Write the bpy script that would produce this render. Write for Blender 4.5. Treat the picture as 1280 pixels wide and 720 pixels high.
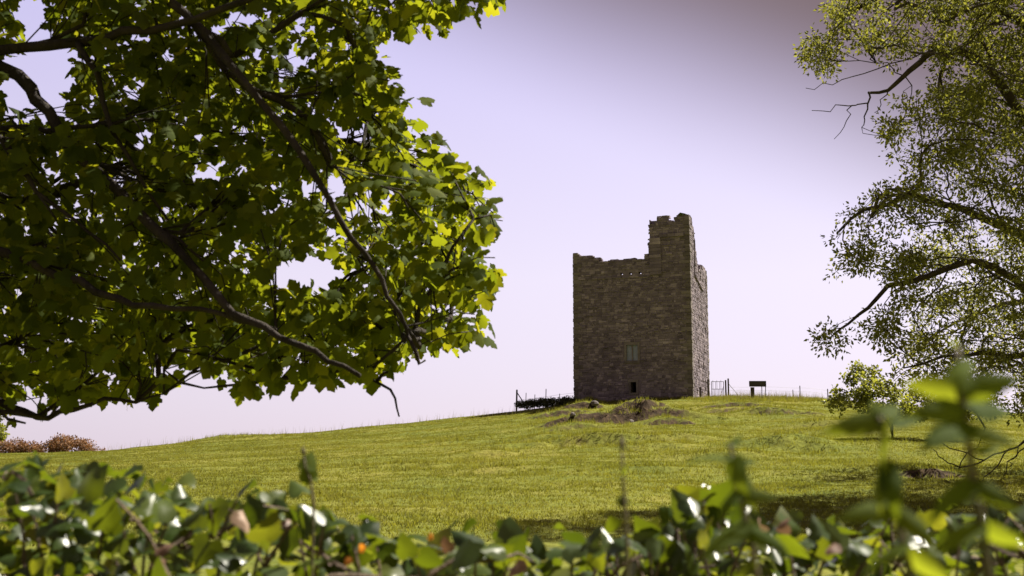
import bpy, math, random
import numpy as np
from math import radians, cos, sin, tan, pi
from mathutils import Vector, Matrix

# ------------------------------------------------------------------ camera, sky, sun, exposure
sc = bpy.context.scene
for o in list(bpy.data.objects):
    bpy.data.objects.remove(o)
EYE = 1.6                      # eye height above the lane (z = 0)
FPX = 1545.0                   # focal length in pixels of a 1280 wide picture
PITCH = math.atan(240.0 / FPX)
cam = bpy.data.cameras.new('camera')
cam.sensor_width = 36.0
cam.lens = 36.0 * FPX / 1280.0
cam.clip_start = 0.05
cam.clip_end = 6000
cam.dof.use_dof = True
cam.dof.focus_distance = 70.0
cam.dof.aperture_fstop = cam.lens / 6.8
camo = bpy.data.objects.new('camera', cam)
sc.collection.objects.link(camo)
camo.location = (0, 0, EYE)
camo.rotation_euler = (pi / 2 + PITCH, 0, 0)
sc.camera = camo

SUN_EL, SUN_AZ = radians(53), radians(59)      # azimuth from the view direction towards the right
SUN_DIR = Vector((sin(SUN_AZ) * cos(SUN_EL), cos(SUN_AZ) * cos(SUN_EL), sin(SUN_EL)))
sun = bpy.data.lights.new('sun', 'SUN')
sun.energy = 5.0
sun.angle = radians(0.53)
sun.color = (1.0, 0.93, 0.80)
suno = bpy.data.objects.new('sun', sun)
sc.collection.objects.link(suno)
suno.rotation_euler = SUN_DIR.to_track_quat('Z', 'Y').to_euler()
suno.location = (30, 30, 60)

sc.view_settings.view_transform = 'Standard'
sc.view_settings.look = 'None'
sc.view_settings.gamma = 1.0
sc.view_settings.exposure = 1.4
sc.view_settings.use_curve_mapping = False


def ray(px, py):
    u = (px - 640.0) / FPX
    v = (360.0 - py) / FPX
    return np.array((u, cos(PITCH) - v * sin(PITCH), sin(PITCH) + v * cos(PITCH)))


def at(px, py, Y):
    d = ray(px, py)
    return np.array((0, 0, EYE)) + d * (Y / d[1])


def build_world():
    w = bpy.data.worlds.new('World')
    sc.world = w
    w.use_nodes = True
    nt = w.node_tree
    N, L = nt.nodes, nt.links
    N.clear()
    out = N.new('ShaderNodeOutputWorld')
    bg = N.new('ShaderNodeBackground')
    bg.inputs['Strength'].default_value = 0.1
    sky = N.new('ShaderNodeTexSky')
    sky.sky_type = 'NISHITA'
    sky.sun_disc = False
    sky.sun_elevation = SUN_EL
    sky.sun_rotation = SUN_AZ
    sky.air_density = 1.0
    sky.dust_density = 2.0
    sky.ozone_density = 2.0
    tc = N.new('ShaderNodeTexCoord')
    sep = N.new('ShaderNodeSeparateXYZ')
    L.new(tc.outputs['Generated'], sep.inputs[0])
    # thin bright veil of high cloud: pinkish low down, more lavender and thinner higher up
    ramp = N.new('ShaderNodeValToRGB')
    e = ramp.color_ramp.elements
    e[0].position = 0.0
    e[0].color = (0.97, 0.82, 0.97, 1)
    e[1].position = 0.45
    e[1].color = (0.62, 0.56, 0.95, 1)
    m = e.new(0.16)
    m.color = (0.96, 0.83, 1.0, 1)
    m = e.new(0.30)
    m.color = (0.78, 0.68, 0.96, 1)
    L.new(sep.outputs['Z'], ramp.inputs[0])
    veil = N.new('ShaderNodeVectorMath')
    veil.operation = 'SCALE'
    L.new(ramp.outputs[0], veil.inputs[0])
    # haze glows towards the sun and is duller away from it
    sd = N.new('ShaderNodeVectorMath')
    sd.operation = 'DOT_PRODUCT'
    sd.inputs[1].default_value = tuple(SUN_DIR)
    L.new(tc.outputs['Generated'], sd.inputs[0])
    g1 = N.new('ShaderNodeMapRange')
    g1.interpolation_type = 'SMOOTHSTEP'
    g1.inputs['From Min'].default_value = -1.0
    g1.inputs['From Max'].default_value = 1.0
    g1.inputs['To Min'].default_value = 1.5
    g1.inputs['To Max'].default_value = 3.95
    L.new(sd.outputs['Value'], g1.inputs['Value'])
    L.new(g1.outputs[0], veil.inputs['Scale'])
    mix = N.new('ShaderNodeMix')
    mix.data_type = 'RGBA'
    mix.inputs[0].default_value = 0.88
    L.new(sky.outputs[0], mix.inputs[6])
    L.new(veil.outputs[0], mix.inputs[7])
    # dull mauve darkening of a graduated lens filter, mixed into the upper right sky
    a, b = ray(540, -10), ray(1130, 200)
    n = np.cross(a, b)
    n /= np.linalg.norm(n)
    if n[2] < 0:
        n = -n
    dot = N.new('ShaderNodeVectorMath')
    dot.operation = 'DOT_PRODUCT'
    dot.inputs[1].default_value = tuple(n)
    L.new(tc.outputs['Generated'], dot.inputs[0])
    noise = N.new('ShaderNodeTexNoise')
    noise.inputs['Scale'].default_value = 3.0
    noise.inputs['Detail'].default_value = 2.0
    L.new(tc.outputs['Generated'], noise.inputs['Vector'])
    add = N.new('ShaderNodeMath')
    add.operation = 'MULTIPLY_ADD'
    add.inputs[1].default_value = 0.02
    L.new(noise.outputs[0], add.inputs[0])
    L.new(dot.outputs['Value'], add.inputs[2])
    mr = N.new('ShaderNodeMapRange')
    mr.interpolation_type = 'SMOOTHSTEP'
    mr.inputs['From Min'].default_value = -0.07
    mr.inputs['From Max'].default_value = 0.11
    L.new(add.outputs[0], mr.inputs['Value'])
    cl = N.new('ShaderNodeMix')
    cl.data_type = 'RGBA'
    cl.inputs[7].default_value = (0.86, 0.64, 0.71, 1)
    L.new(mr.outputs[0], cl.inputs[0])
    L.new(mix.outputs[2], cl.inputs[6])
    L.new(cl.outputs[2], bg.inputs['Color'])
    L.new(bg.outputs[0], out.inputs[0])


build_world()

rng = np.random.default_rng(7)
random.seed(7)
COL = sc.collection


# ------------------------------------------------------------------ helpers
def prop(o, label=None, cat=None, group=None, kind=None):
    if label: o['label'] = label
    if cat: o['category'] = cat
    if group: o['group'] = group
    if kind: o['kind'] = kind
    return o


def empty(name, loc):
    o = bpy.data.objects.new(name, None)
    o.empty_display_size = 0.2
    COL.objects.link(o)
    o.location = tuple(loc)
    return o


def fast_mesh(name, V, F):
    """F: (n,3) or (n,4) int array, or list of mixed faces"""
    me = bpy.data.meshes.new(name)
    if isinstance(F, np.ndarray):
        V = np.asarray(V, dtype=np.float32)
        k = F.shape[1]
        me.vertices.add(len(V))
        me.vertices.foreach_set('co', V.ravel())
        me.loops.add(F.size)
        me.loops.foreach_set('vertex_index', F.ravel().astype(np.int32))
        me.polygons.add(len(F))
        me.polygons.foreach_set('loop_start', np.arange(0, F.size, k, dtype=np.int32))
        me.update(calc_edges=True)
    else:
        me.from_pydata([tuple(map(float, v)) for v in V], [], [tuple(map(int, f)) for f in F])
    return me


def obj(name, me, mat=None, parent=None, smooth=False):
    if mat and not me.materials:
        me.materials.append(mat)
    if smooth:
        me.polygons.foreach_set('use_smooth', np.ones(len(me.polygons), dtype=bool))
    o = bpy.data.objects.new(name, me)
    COL.objects.link(o)
    if parent is not None:
        o.parent = parent
        root = parent
        off = Vector((0, 0, 0))
        while root is not None:
            off += root.location
            root = root.parent
        # meshes are written in world coordinates; empties carry no rotation
        o.location = -off
    return o


class MB:
    def __init__(self):
        self.V, self.F = [], []

    def add(self, verts, faces):
        n = len(self.V)
        self.V.extend([tuple(v) for v in verts])
        self.F.extend([tuple(i + n for i in f) for f in faces])

    def box(self, c, s, rz=0.0, jit=0.0):
        cx, cy, cz = c
        vs = []
        for z in (-1, 1):
            for x, y in ((-1, -1), (1, -1), (1, 1), (-1, 1)):
                X, Yv = x * s[0] / 2, y * s[1] / 2
                j = [random.uniform(-jit, jit) for _ in range(3)]
                vs.append((cx + X * cos(rz) - Yv * sin(rz) + j[0], cy + X * sin(rz) + Yv * cos(rz) + j[1], cz + z * s[2] / 2 + j[2]))
        self.add(vs, [(3, 2, 1, 0), (4, 5, 6, 7), (0, 1, 5, 4), (1, 2, 6, 5), (2, 3, 7, 6), (3, 0, 4, 7)])

    def tube(self, pts, rad, sides=6):
        pts = [np.asarray(p, float) for p in pts]
        rings = []
        nrm = None
        for i, p in enumerate(pts):
            t = pts[min(i + 1, len(pts) - 1)] - pts[max(i - 1, 0)]
            t = t / (np.linalg.norm(t) + 1e-9)
            if nrm is None:
                a = np.array((0, 0, 1.0)) if abs(t[2]) < 0.9 else np.array((1.0, 0, 0))
                nrm = np.cross(t, a)
            nrm = nrm - t * np.dot(nrm, t)
            nrm /= (np.linalg.norm(nrm) + 1e-9)
            bn = np.cross(t, nrm)
            r = rad[i] if hasattr(rad, '__len__') else rad
            rings.append([p + r * (cos(2 * pi * k / sides) * nrm + sin(2 * pi * k / sides) * bn) for k in range(sides)])
        vs = [v for r_ in rings for v in r_]
        fs = []
        for i in range(len(pts) - 1):
            for k in range(sides):
                a, b = i * sides + k, i * sides + (k + 1) % sides
                fs.append((a, b, b + sides, a + sides))
        fs.append(tuple(range(sides - 1, -1, -1)))
        fs.append(tuple((len(pts) - 1) * sides + k for k in range(sides)))
        self.add(vs, fs)

    def build(self, name, mat, parent=None, smooth=False):
        return obj(name, fast_mesh(name, self.V, self.F), mat, parent, smooth)


def fbm(x, y, scale, seed, octaves=3):
    """cheap smooth noise from rotated sines, about -1..1"""
    r = np.random.default_rng(seed)
    out = np.zeros_like(x, dtype=float)
    amp, tot, fr = 1.0, 0.0, 1.0 / scale
    for _ in range(octaves):
        s = np.zeros_like(out)
        for _k in range(4):
            a = r.uniform(0, 2 * pi)
            f = fr * r.uniform(0.7, 1.4) * 2 * pi
            s += np.sin((x * cos(a) + y * sin(a)) * f + r.uniform(0, 6.28) + 0.8 * np.sin((x * sin(a) - y * cos(a)) * f * 0.6 + r.uniform(0, 6.28)))
        out += amp * s / 2.6
        tot += amp
        amp *= 0.5
        fr *= 2.1
    return out / tot


def sstep(a, b, x):
    t = np.clip((x - a) / (b - a), 0, 1)
    return t * t * (3 - 2 * t)


# ------------------------------------------------------------------ materials
def nmat(name):
    m = bpy.data.materials.new(name)
    m.use_nodes = True
    nt = m.node_tree
    nt.nodes.clear()
    out = nt.nodes.new('ShaderNodeOutputMaterial')
    return m, nt.nodes, nt.links, out


def ramp_node(N, stops):
    r = N.new('ShaderNodeValToRGB')
    e = r.color_ramp.elements
    e[0].position, e[0].color = stops[0][0], (*stops[0][1], 1)
    e[1].position, e[1].color = stops[-1][0], (*stops[-1][1], 1)
    for p, c in stops[1:-1]:
        x = e.new(p)
        x.color = (*c, 1)
    return r


def rand_island(N, L):
    g = N.new('ShaderNodeNewGeometry')
    oi = N.new('ShaderNodeObjectInfo')
    a = N.new('ShaderNodeMath')
    a.operation = 'ADD'
    L.new(g.outputs['Random Per Island'], a.inputs[0])
    L.new(oi.outputs['Random'], a.inputs[1])
    f = N.new('ShaderNodeMath')
    f.operation = 'FRACT'
    L.new(a.outputs[0], f.inputs[0])
    return f


def leaf_mat(name, stops, trans_stops, rough=0.45, trans=0.45, spec=0.5, patch=None):
    m, N, L, out = nmat(name)
    f = rand_island(N, L)
    if patch:
        # sward of mixed grasses: the blend drifts from patch to patch
        tc = N.new('ShaderNodeTexCoord')
        nz = N.new('ShaderNodeTexNoise')
        nz.inputs['Scale'].default_value = patch
        nz.inputs['Detail'].default_value = 5
        nz.inputs['Roughness'].default_value = 0.65
        L.new(tc.outputs['Object'], nz.inputs['Vector'])
        mr = N.new('ShaderNodeMapRange')
        mr.inputs['From Min'].default_value = 0.3
        mr.inputs['From Max'].default_value = 0.7
        L.new(nz.outputs[0], mr.inputs['Value'])
        mf = N.new('ShaderNodeMix')
        mf.inputs[0].default_value = 0.58
        L.new(f.outputs[0], mf.inputs[2])
        L.new(mr.outputs[0], mf.inputs[3])
        f = mf
    r1 = ramp_node(N, stops)
    r2 = ramp_node(N, trans_stops)
    L.new(f.outputs[0], r1.inputs[0])
    L.new(f.outputs[0], r2.inputs[0])
    p = N.new('ShaderNodeBsdfPrincipled')
    p.inputs['Roughness'].default_value = rough
    p.inputs['Specular IOR Level'].default_value = spec
    L.new(r1.outputs[0], p.inputs['Base Color'])
    t = N.new('ShaderNodeBsdfTranslucent')
    L.new(r2.outputs[0], t.inputs['Color'])
    mx = N.new('ShaderNodeMixShader')
    mx.inputs[0].default_value = trans
    L.new(p.outputs[0], mx.inputs[1])
    L.new(t.outputs[0], mx.inputs[2])
    L.new(mx.outputs[0], out.inputs[0])
    return m


def noise_mat(name, stops, scale=5.0, rough=0.85, bump=0.3, bump_scale=None, island=0.0, spec=0.3, metallic=0.0, stretch=None):
    m, N, L, out = nmat(name)
    tc = N.new('ShaderNodeTexCoord')
    vec = tc.outputs['Object']
    if stretch:
        mp = N.new('ShaderNodeMapping')
        mp.inputs['Scale'].default_value = stretch
        L.new(vec, mp.inputs[0])
        vec = mp.outputs[0]
    nz = N.new('ShaderNodeTexNoise')
    nz.inputs['Scale'].default_value = scale
    nz.inputs['Detail'].default_value = 6
    nz.inputs['Roughness'].default_value = 0.65
    L.new(vec, nz.inputs['Vector'])
    fac = nz.outputs[0]
    if island > 0:
        f = rand_island(N, L)
        mixf = N.new('ShaderNodeMix')
        mixf.inputs[0].default_value = island
        L.new(fac, mixf.inputs[2])
        L.new(f.outputs[0], mixf.inputs[3])
        fac = mixf.outputs[0]
    r = ramp_node(N, stops)
    L.new(fac, r.inputs[0])
    p = N.new('ShaderNodeBsdfPrincipled')
    p.inputs['Roughness'].default_value = rough
    p.inputs['Specular IOR Level'].default_value = spec
    p.inputs['Metallic'].default_value = metallic
    L.new(r.outputs[0], p.inputs['Base Color'])
    if bump > 0:
        n2 = N.new('ShaderNodeTexNoise')
        n2.inputs['Scale'].default_value = bump_scale or scale * 4
        n2.inputs['Detail'].default_value = 5
        L.new(vec, n2.inputs['Vector'])
        b = N.new('ShaderNodeBump')
        b.inputs['Strength'].default_value = bump
        b.inputs['Distance'].default_value = 0.05
        L.new(n2.outputs[0], b.inputs['Height'])
        L.new(b.outputs[0], p.inputs['Normal'])
    L.new(p.outputs[0], out.inputs[0])
    return m


M = {}
M['stone'] = noise_mat('rubble_stone', [(0.16, (0.072, 0.059, 0.075)), (0.40, (0.150, 0.125, 0.150)), (0.58, (0.21, 0.177, 0.204)), (0.74, (0.33, 0.28, 0.31)), (0.86, (0.52, 0.455, 0.48))],
                       scale=0.9, rough=0.95, bump=0.5, bump_scale=9, island=0.36, spec=0.15)
M['mortar'] = noise_mat('old_mortar', [(0.3, (0.13, 0.108, 0.126)), (0.7, (0.23, 0.193, 0.22))], scale=2.0, rough=1.0, bump=0.6, bump_scale=12, spec=0.1)
M['dressed'] = noise_mat('dressed_stone', [(0.3, (0.105, 0.09, 0.088)), (0.7, (0.21, 0.185, 0.178))], scale=2.5, rough=0.9, bump=0.4, island=0.4, spec=0.15)
M['moss'] = noise_mat('moss', [(0.3, (0.03, 0.045, 0.012)), (0.7, (0.08, 0.10, 0.02))], scale=6, rough=1.0, bump=0.6)
M['bark'] = noise_mat('sycamore_bark', [(0.3, (0.016, 0.013, 0.011)), (0.7, (0.052, 0.042, 0.036))], scale=9, rough=0.95, bump=0.7, bump_scale=30, spec=0.2, stretch=(1, 1, 0.5))
M['ash_bark'] = noise_mat('ash_bark', [(0.3, (0.035, 0.027, 0.022)), (0.7, (0.10, 0.08, 0.062))], scale=5, rough=0.95, bump=0.6, spec=0.2)
M['soil'] = noise_mat('bare_soil', [(0.3, (0.06, 0.035, 0.02)), (0.7, (0.16, 0.10, 0.055))], scale=3, rough=1.0, bump=0.8, spec=0.1)
M['wood'] = noise_mat('weathered_wood', [(0.3, (0.04, 0.033, 0.028)), (0.7, (0.10, 0.085, 0.07))], scale=8, rough=0.9, bump=0.4, spec=0.2)
M['iron'] = noise_mat('painted_iron', [(0.3, (0.02, 0.02, 0.02)), (0.7, (0.06, 0.05, 0.045))], scale=20, rough=0.6, bump=0.1, spec=0.4)
M['wire'] = noise_mat('galvanised_wire', [(0.3, (0.14, 0.13, 0.13)), (0.7, (0.25, 0.24, 0.24))], scale=20, rough=0.5, bump=0.0, metallic=0.6)
M['board'] = noise_mat('dark_board', [(0.3, (0.035, 0.033, 0.034)), (0.7, (0.07, 0.065, 0.065))], scale=6, rough=0.6, bump=0.1)
M['glass'] = noise_mat('old_glass', [(0.3, (0.19, 0.23, 0.31)), (0.7, (0.28, 0.33, 0.42))], scale=2, rough=0.25, bump=0.05, spec=0.8)
M['slab_mat'] = noise_mat('slab_stone', [(0.3, (0.10, 0.09, 0.085)), (0.7, (0.18, 0.16, 0.15))], scale=2, rough=0.9, bump=0.3)

M['sycamore'] = leaf_mat('sycamore_leaf', [(0.0, (0.034, 0.052, 0.009)), (0.6, (0.055, 0.078, 0.012)), (1.0, (0.08, 0.098, 0.016))],
                         [(0.0, (0.19, 0.23, 0.008)), (0.7, (0.31, 0.335, 0.011)), (1.0, (0.46, 0.44, 0.016))], rough=0.7, trans=0.48, spec=0.07)
M['ash'] = leaf_mat('ash_leaf', [(0.0, (0.050, 0.062, 0.016)), (0.6, (0.088, 0.100, 0.024)), (1.0, (0.14, 0.145, 0.036))],
                    [(0.0, (0.20, 0.21, 0.024)), (1.0, (0.42, 0.41, 0.055))], rough=0.65, trans=0.42, spec=0.12)
M['bush'] = leaf_mat('bush_leaf', [(0.0, (0.07, 0.085, 0.016)), (1.0, (0.15, 0.16, 0.03))],
                     [(0.0, (0.22, 0.24, 0.02)), (1.0, (0.42, 0.42, 0.05))], rough=0.5, trans=0.45)
M['bramble'] = leaf_mat('bramble_leaf', [(0.0, (0.03, 0.04, 0.012)), (1.0, (0.075, 0.085, 0.02))],
                        [(0.0, (0.06, 0.08, 0.01)), (1.0, (0.14, 0.15, 0.02))], rough=0.6, trans=0.3)
M['gorse'] = leaf_mat('rusty_gorse', [(0.0, (0.085, 0.06, 0.025)), (0.35, (0.16, 0.085, 0.035)), (0.8, (0.25, 0.11, 0.04)), (1.0, (0.30, 0.15, 0.05))],
                      [(0.0, (0.20, 0.10, 0.03)), (1.0, (0.32, 0.14, 0.04))], rough=0.7, trans=0.3)
M['ivy'] = leaf_mat('ivy_leaf', [(0.0, (0.016, 0.032, 0.008)), (0.55, (0.034, 0.058, 0.012)), (0.9, (0.065, 0.092, 0.016)), (1.0, (0.11, 0.12, 0.028))],
                    [(0.0, (0.11, 0.16, 0.006)), (0.7, (0.24, 0.29, 0.010)), (1.0, (0.38, 0.38, 0.02))], rough=0.33, trans=0.32, spec=0.45)
M['nettle'] = leaf_mat('nettle_leaf', [(0.0, (0.045, 0.075, 0.016)), (1.0, (0.085, 0.115, 0.022))],
                       [(0.0, (0.25, 0.31, 0.014)), (1.0, (0.38, 0.42, 0.022))], rough=0.75, trans=0.55, spec=0.08)
M['nettle_stem'] = noise_mat('nettle_stem', [(0.3, (0.07, 0.075, 0.03)), (0.7, (0.14, 0.10, 0.07))], scale=30, rough=0.7, bump=0.2)
M['ivy_stem'] = noise_mat('ivy_stem', [(0.3, (0.07, 0.05, 0.035)), (0.7, (0.17, 0.12, 0.085))], scale=30, rough=0.8, bump=0.3)
M['dry'] = leaf_mat('withered_leaf', [(0.0, (0.10, 0.05, 0.03)), (0.6, (0.24, 0.14, 0.09)), (1.0, (0.38, 0.26, 0.18))],
                    [(0.0, (0.2, 0.1, 0.05)), (1.0, (0.3, 0.18, 0.1))], rough=0.6, trans=0.2)
M['orange'] = leaf_mat('orange_leaf', [(0.0, (0.50, 0.15, 0.01)), (1.0, (0.60, 0.22, 0.02))],
                       [(0.0, (0.7, 0.25, 0.02)), (1.0, (0.8, 0.35, 0.04))], rough=0.5, trans=0.35)
M['blade'] = leaf_mat('grass_blade', [(0.0, (0.092, 0.102, 0.018)), (0.5, (0.148, 0.146, 0.027)), (0.85, (0.20, 0.178, 0.038)), (1.0, (0.29, 0.24, 0.085))],
                      [(0.0, (0.18, 0.195, 0.018)), (1.0, (0.315, 0.295, 0.03))], rough=0.7, trans=0.45, spec=0.15, patch=0.2)
M['straw'] = leaf_mat('seeding_grass', [(0.0, (0.12, 0.12, 0.03)), (1.0, (0.32, 0.25, 0.12))],
                      [(0.0, (0.2, 0.19, 0.04)), (1.0, (0.34, 0.28, 0.12))], rough=0.7, trans=0.35)

# ------------------------------------------------------------------ terrain
CX = np.array([-400.0, -45.0, -36.45, -29.05, -21.64, -13.67, -4.56, 3.42, 9.11, 16.52, 22.78, 31.9, 48.98, 400.0], float)
CZ = np.array([2.0, 3.67, 3.6, 3.9, 4.78, 5.35, 6.26, 7.22, 7.67, 7.98, 7.78, 7.06, 5.89, 2.0], float)


def h_base(x, y):
    c = np.interp(x, CX, CZ)
    r = np.clip((y - 14.0) / 80.0, 0, 1.2)
    s = r ** 1.3
    s = np.where(s > 0.9, 0.9 + 0.12 * np.tanh((s - 0.9) / 0.12), s)
    fall = sstep(101, 170, y)
    z = c * s * (1 - fall) - fall * 6.0
    # gentle undulation over the field
    k = sstep(8, 30, y) * (1 - sstep(110, 160, y))
    z = z + k * (0.10 * fbm(x, y * 1.6, 11.0, 1) + 0.016 * fbm(x, y * 1.1, 2.2, 2))
    # far country
    z = z + sstep(200, 700, np.hypot(x, y)) * 3.0 * fbm(x, y, 500.0, 3, 2)
    return z


def ground_hit(px, py, f=h_base):
    d = ray(px, py)
    Y = np.arange(18, 104, 0.1)
    X = d[0] / d[1] * Y
    Z = EYE + d[2] / d[1] * Y
    hit = np.nonzero(f(X, Y) > Z)[0]
    i = hit[0] if len(hit) else np.argmin(Z - f(X, Y))
    return X[i], Y[i]


# scarps: (px, py, half width m, height m, skew, soil)
SC = []
for px, py, w, hgt, skew, soil in [
    (727, 513, 1.5, 0.45, 0.25, 0.9), (700, 520, 2.2, 0.30, 0.3, 0.75), (738, 508, 0.9, 0.35, 0.1, 0.8),
    (765, 531, 4.2, 0.50, 0.08, 0.92), (800, 527, 1.6, 0.62, 0.25, 1.0), (838, 531, 1.4, 0.36, -0.1, 0.75), (722, 537, 1.8, 0.30, 0.2, 0.5),
    (870, 527, 2.2, 0.28, 0.0, 0.35), (925, 511, 2.4, 0.30, 0.15, 0.7), (905, 516, 2.0, 0.22, 0.1, 0.6), (985, 518, 2.3, 0.24, 0.0, 0.6), (953, 518, 1.2, 0.22, 0.0, 0.5),
    (770, 557, 2.8, 0.30, 0.05, 0.45), (735, 558, 1.8, 0.22, 0.0, 0.35), (700, 554, 1.2, 0.22, 0.0, 0.15), (672, 556, 0.9, 0.22, 0.0, 0.1), (815, 563, 2.0, 0.22, 0.0, 0.1),
    (980, 562, 2.4, 0.28, 0.1, 0.15), (1010, 565, 2.0, 0.28, 0.1, 0.25), (1045, 535, 2.0, 0.32, 0.0, 0.4), (1060, 545, 1.6, 0.3, 0.0, 0.4),
    (640, 562, 2.0, 0.18, 0.0, 0.0), (560, 556, 1.6, 0.14, 0.0, 0.1), (605, 571, 1.2, 0.16, 0.0, 0.1), (280, 546, 2.4, 0.14, 0.0, 0.0), (330, 549, 3.0, 0.14, 0.0, 0.0),
    (860, 552, 1.5, 0.2, 0.0, 0.15), (905, 575, 2.0, 0.22, 0.0, 0.1), (640, 590, 2.0, 0.13, 0.0, 0.0), (500, 585, 2.0, 0.10, 0.0, 0.0), (820, 590, 2.2, 0.16, 0.0, 0.1),
    (1165, 596, 1.0, 0.22, 0.0, 1.0)]:
    gx, gy = ground_hit(px, py)
    SC.append((gx, gy, w, hgt, skew, soil))


def scarps(x, y):
    z = np.zeros_like(x, dtype=float)
    soil = np.zeros_like(x, dtype=float)
    wob = 0.6 * fbm(x, y, 1.8, 9, 3)
    for gx, gy, w, hgt, skew, so in SC:
        dx = x - gx
        dy = y - gy - skew * dx + wob
        e = np.exp(-(dx / w) ** 2)
        front = sstep(-0.2, 0.25, dy)
        back = np.where(dy > 0.35, np.exp(-((dy - 0.35) / (2.5 + 2 * hgt)) ** 2), 1.0)
        z = z + 1.12 * hgt * e * front * back
        face = np.exp(-((dy + 0.03) / (0.24 + 0.22 * so)) ** 2) * sstep(0.12, 0.55, e)
        soil = np.maximum(soil, so * face)
    return z, soil


def H(x, y):
    x = np.asarray(x, float)
    y = np.asarray(y, float)
    return h_base(x, y) + scarps(x, y)[0]


def Hs(x, y):
    return float(H(np.array([x]), np.array([y]))[0])


def axis(lo, hi, step, far, n):
    core = np.arange(lo, hi + 1e-6, step)
    g = np.geomspace(step * 2, far, n)
    return np.concatenate([(lo - g)[::-1], core, hi + g])


def build_ground():
    xs = axis(-48, 48, 0.27, 2600, 34)
    ys = axis(16, 104, 0.22, 2600, 34)
    X, Y = np.meshgrid(xs, ys)
    sz, soil = scarps(X, Y)
    Z = h_base(X, Y) + sz
    V = np.stack([X.ravel(), Y.ravel(), Z.ravel()], 1)
    nx, ny = len(xs), len(ys)
    i = np.arange(nx * ny).reshape(ny, nx)
    F = np.stack([i[:-1, :-1].ravel(), i[:-1, 1:].ravel(), i[1:, 1:].ravel(), i[1:, :-1].ravel()], 1)
    me = fast_mesh('ground', V, F)
    a = me.attributes.new('soil', 'FLOAT', 'POINT')
    a.data.foreach_set('value', soil.ravel().astype(np.float32))
    m, N, L, out = nmat('field')
    tc = N.new('ShaderNodeTexCoord')
    n1 = N.new('ShaderNodeTexNoise')
    n1.inputs['Scale'].default_value = 0.22
    n1.inputs['Detail'].default_value = 8
    n1.inputs['Roughness'].default_value = 0.7
    L.new(tc.outputs['Object'], n1.inputs['Vector'])
    r = ramp_node(N, [(0.3, (0.075, 0.095, 0.014)), (0.5, (0.120, 0.128, 0.020)), (0.7, (0.165, 0.150, 0.030))])
    L.new(n1.outputs[0], r.inputs[0])
    n2 = N.new('ShaderNodeTexNoise')
    n2.inputs['Scale'].default_value = 3.5
    n2.inputs['Detail'].default_value = 6
    L.new(tc.outputs['Object'], n2.inputs['Vector'])
    rs = ramp_node(N, [(0.3, (0.020, 0.013, 0.008)), (0.55, (0.042, 0.028, 0.016)), (0.75, (0.10, 0.068, 0.04))])
    L.new(n2.outputs[0], rs.inputs[0])
    at_ = N.new('ShaderNodeAttribute')
    at_.attribute_name = 'soil'
    ma = N.new('ShaderNodeMath')
    ma.operation = 'MULTIPLY_ADD'
    ma.inputs[1].default_value = 0.6
    L.new(n2.outputs[0], ma.inputs[0])
    L.new(at_.outputs['Fac'], ma.inputs[2])
    mr = N.new('ShaderNodeMapRange')
    mr.inputs['From Min'].default_value = 0.62
    mr.inputs['From Max'].default_value = 0.95
    L.new(ma.outputs[0], mr.inputs['Value'])
    mx = N.new('ShaderNodeMix')
    mx.data_type = 'RGBA'
    L.new(mr.outputs[0], mx.inputs[0])
    L.new(r.outputs[0], mx.inputs[6])
    L.new(rs.outputs[0], mx.inputs[7])
    p = N.new('ShaderNodeBsdfPrincipled')
    p.inputs['Roughness'].default_value = 1.0
    p.inputs['Specular IOR Level'].default_value = 0.1
    L.new(mx.outputs[2], p.inputs['Base Color'])
    b = N.new('ShaderNodeBump')
    b.inputs['Strength'].default_value = 0.8
    b.inputs['Distance'].default_value = 0.12
    L.new(n2.outputs[0], b.inputs['Height'])
    L.new(b.outputs[0], p.inputs['Normal'])
    L.new(p.outputs[0], out.inputs[0])
    o = obj('ground', me, m, smooth=True)
    prop(o, 'grassy hillside field rising to the ruined tower', 'ground', kind='structure')


build_ground()

# ------------------------------------------------------------------ tower house
TH = radians(18.0)
UX = np.array((cos(TH), -sin(TH), 0.0))        # along the front, left to right
VX = np.array((sin(TH), cos(TH), 0.0))         # front to back
YR = 92.0
CR = at(866, 497, YR)                          # front right corner at the ground
ZB = CR[2] - 0.25


def solve_len(direction, px):
    lo, hi = 0.0, 20.0
    for _ in range(60):
        m = (lo + hi) / 2
        p = CR + direction * m
        dep = p[1] * cos(PITCH) + (p[2] - EYE) * sin(PITCH)
        q = 640 + FPX * p[0] / dep
        inside = (q > px) if direction[0] < 0 else (q < px)
        if inside: lo = m
        else: hi = m
    return lo


TW = solve_len(-UX, 718)
TD = solve_len(VX, 887)
O0 = np.array((CR[0], CR[1], ZB)) - UX * TW    # front left corner, local origin


def tw(u, v, z):
    p = O0 + UX * u + VX * v
    return (p[0], p[1], ZB + z)


def front_uz(px, py):
    # intersect pixel ray with the front plane
    d = ray(px, py)
    n = -VX
    t = np.dot(O0 - np.array((0, 0, EYE)), n) / np.dot(d, n)
    p = np.array((0, 0, EYE)) + d * t
    return np.dot(p - O0, UX), p[2] - ZB


def right_vz(px, py):
    d = ray(px, py)
    n = UX
    q = O0 + UX * TW
    t = np.dot(q - np.array((0, 0, EYE)), n) / np.dot(d, n)
    p = np.array((0, 0, EYE)) + d * t
    return np.dot(p - q, VX), p[2] - ZB


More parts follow.
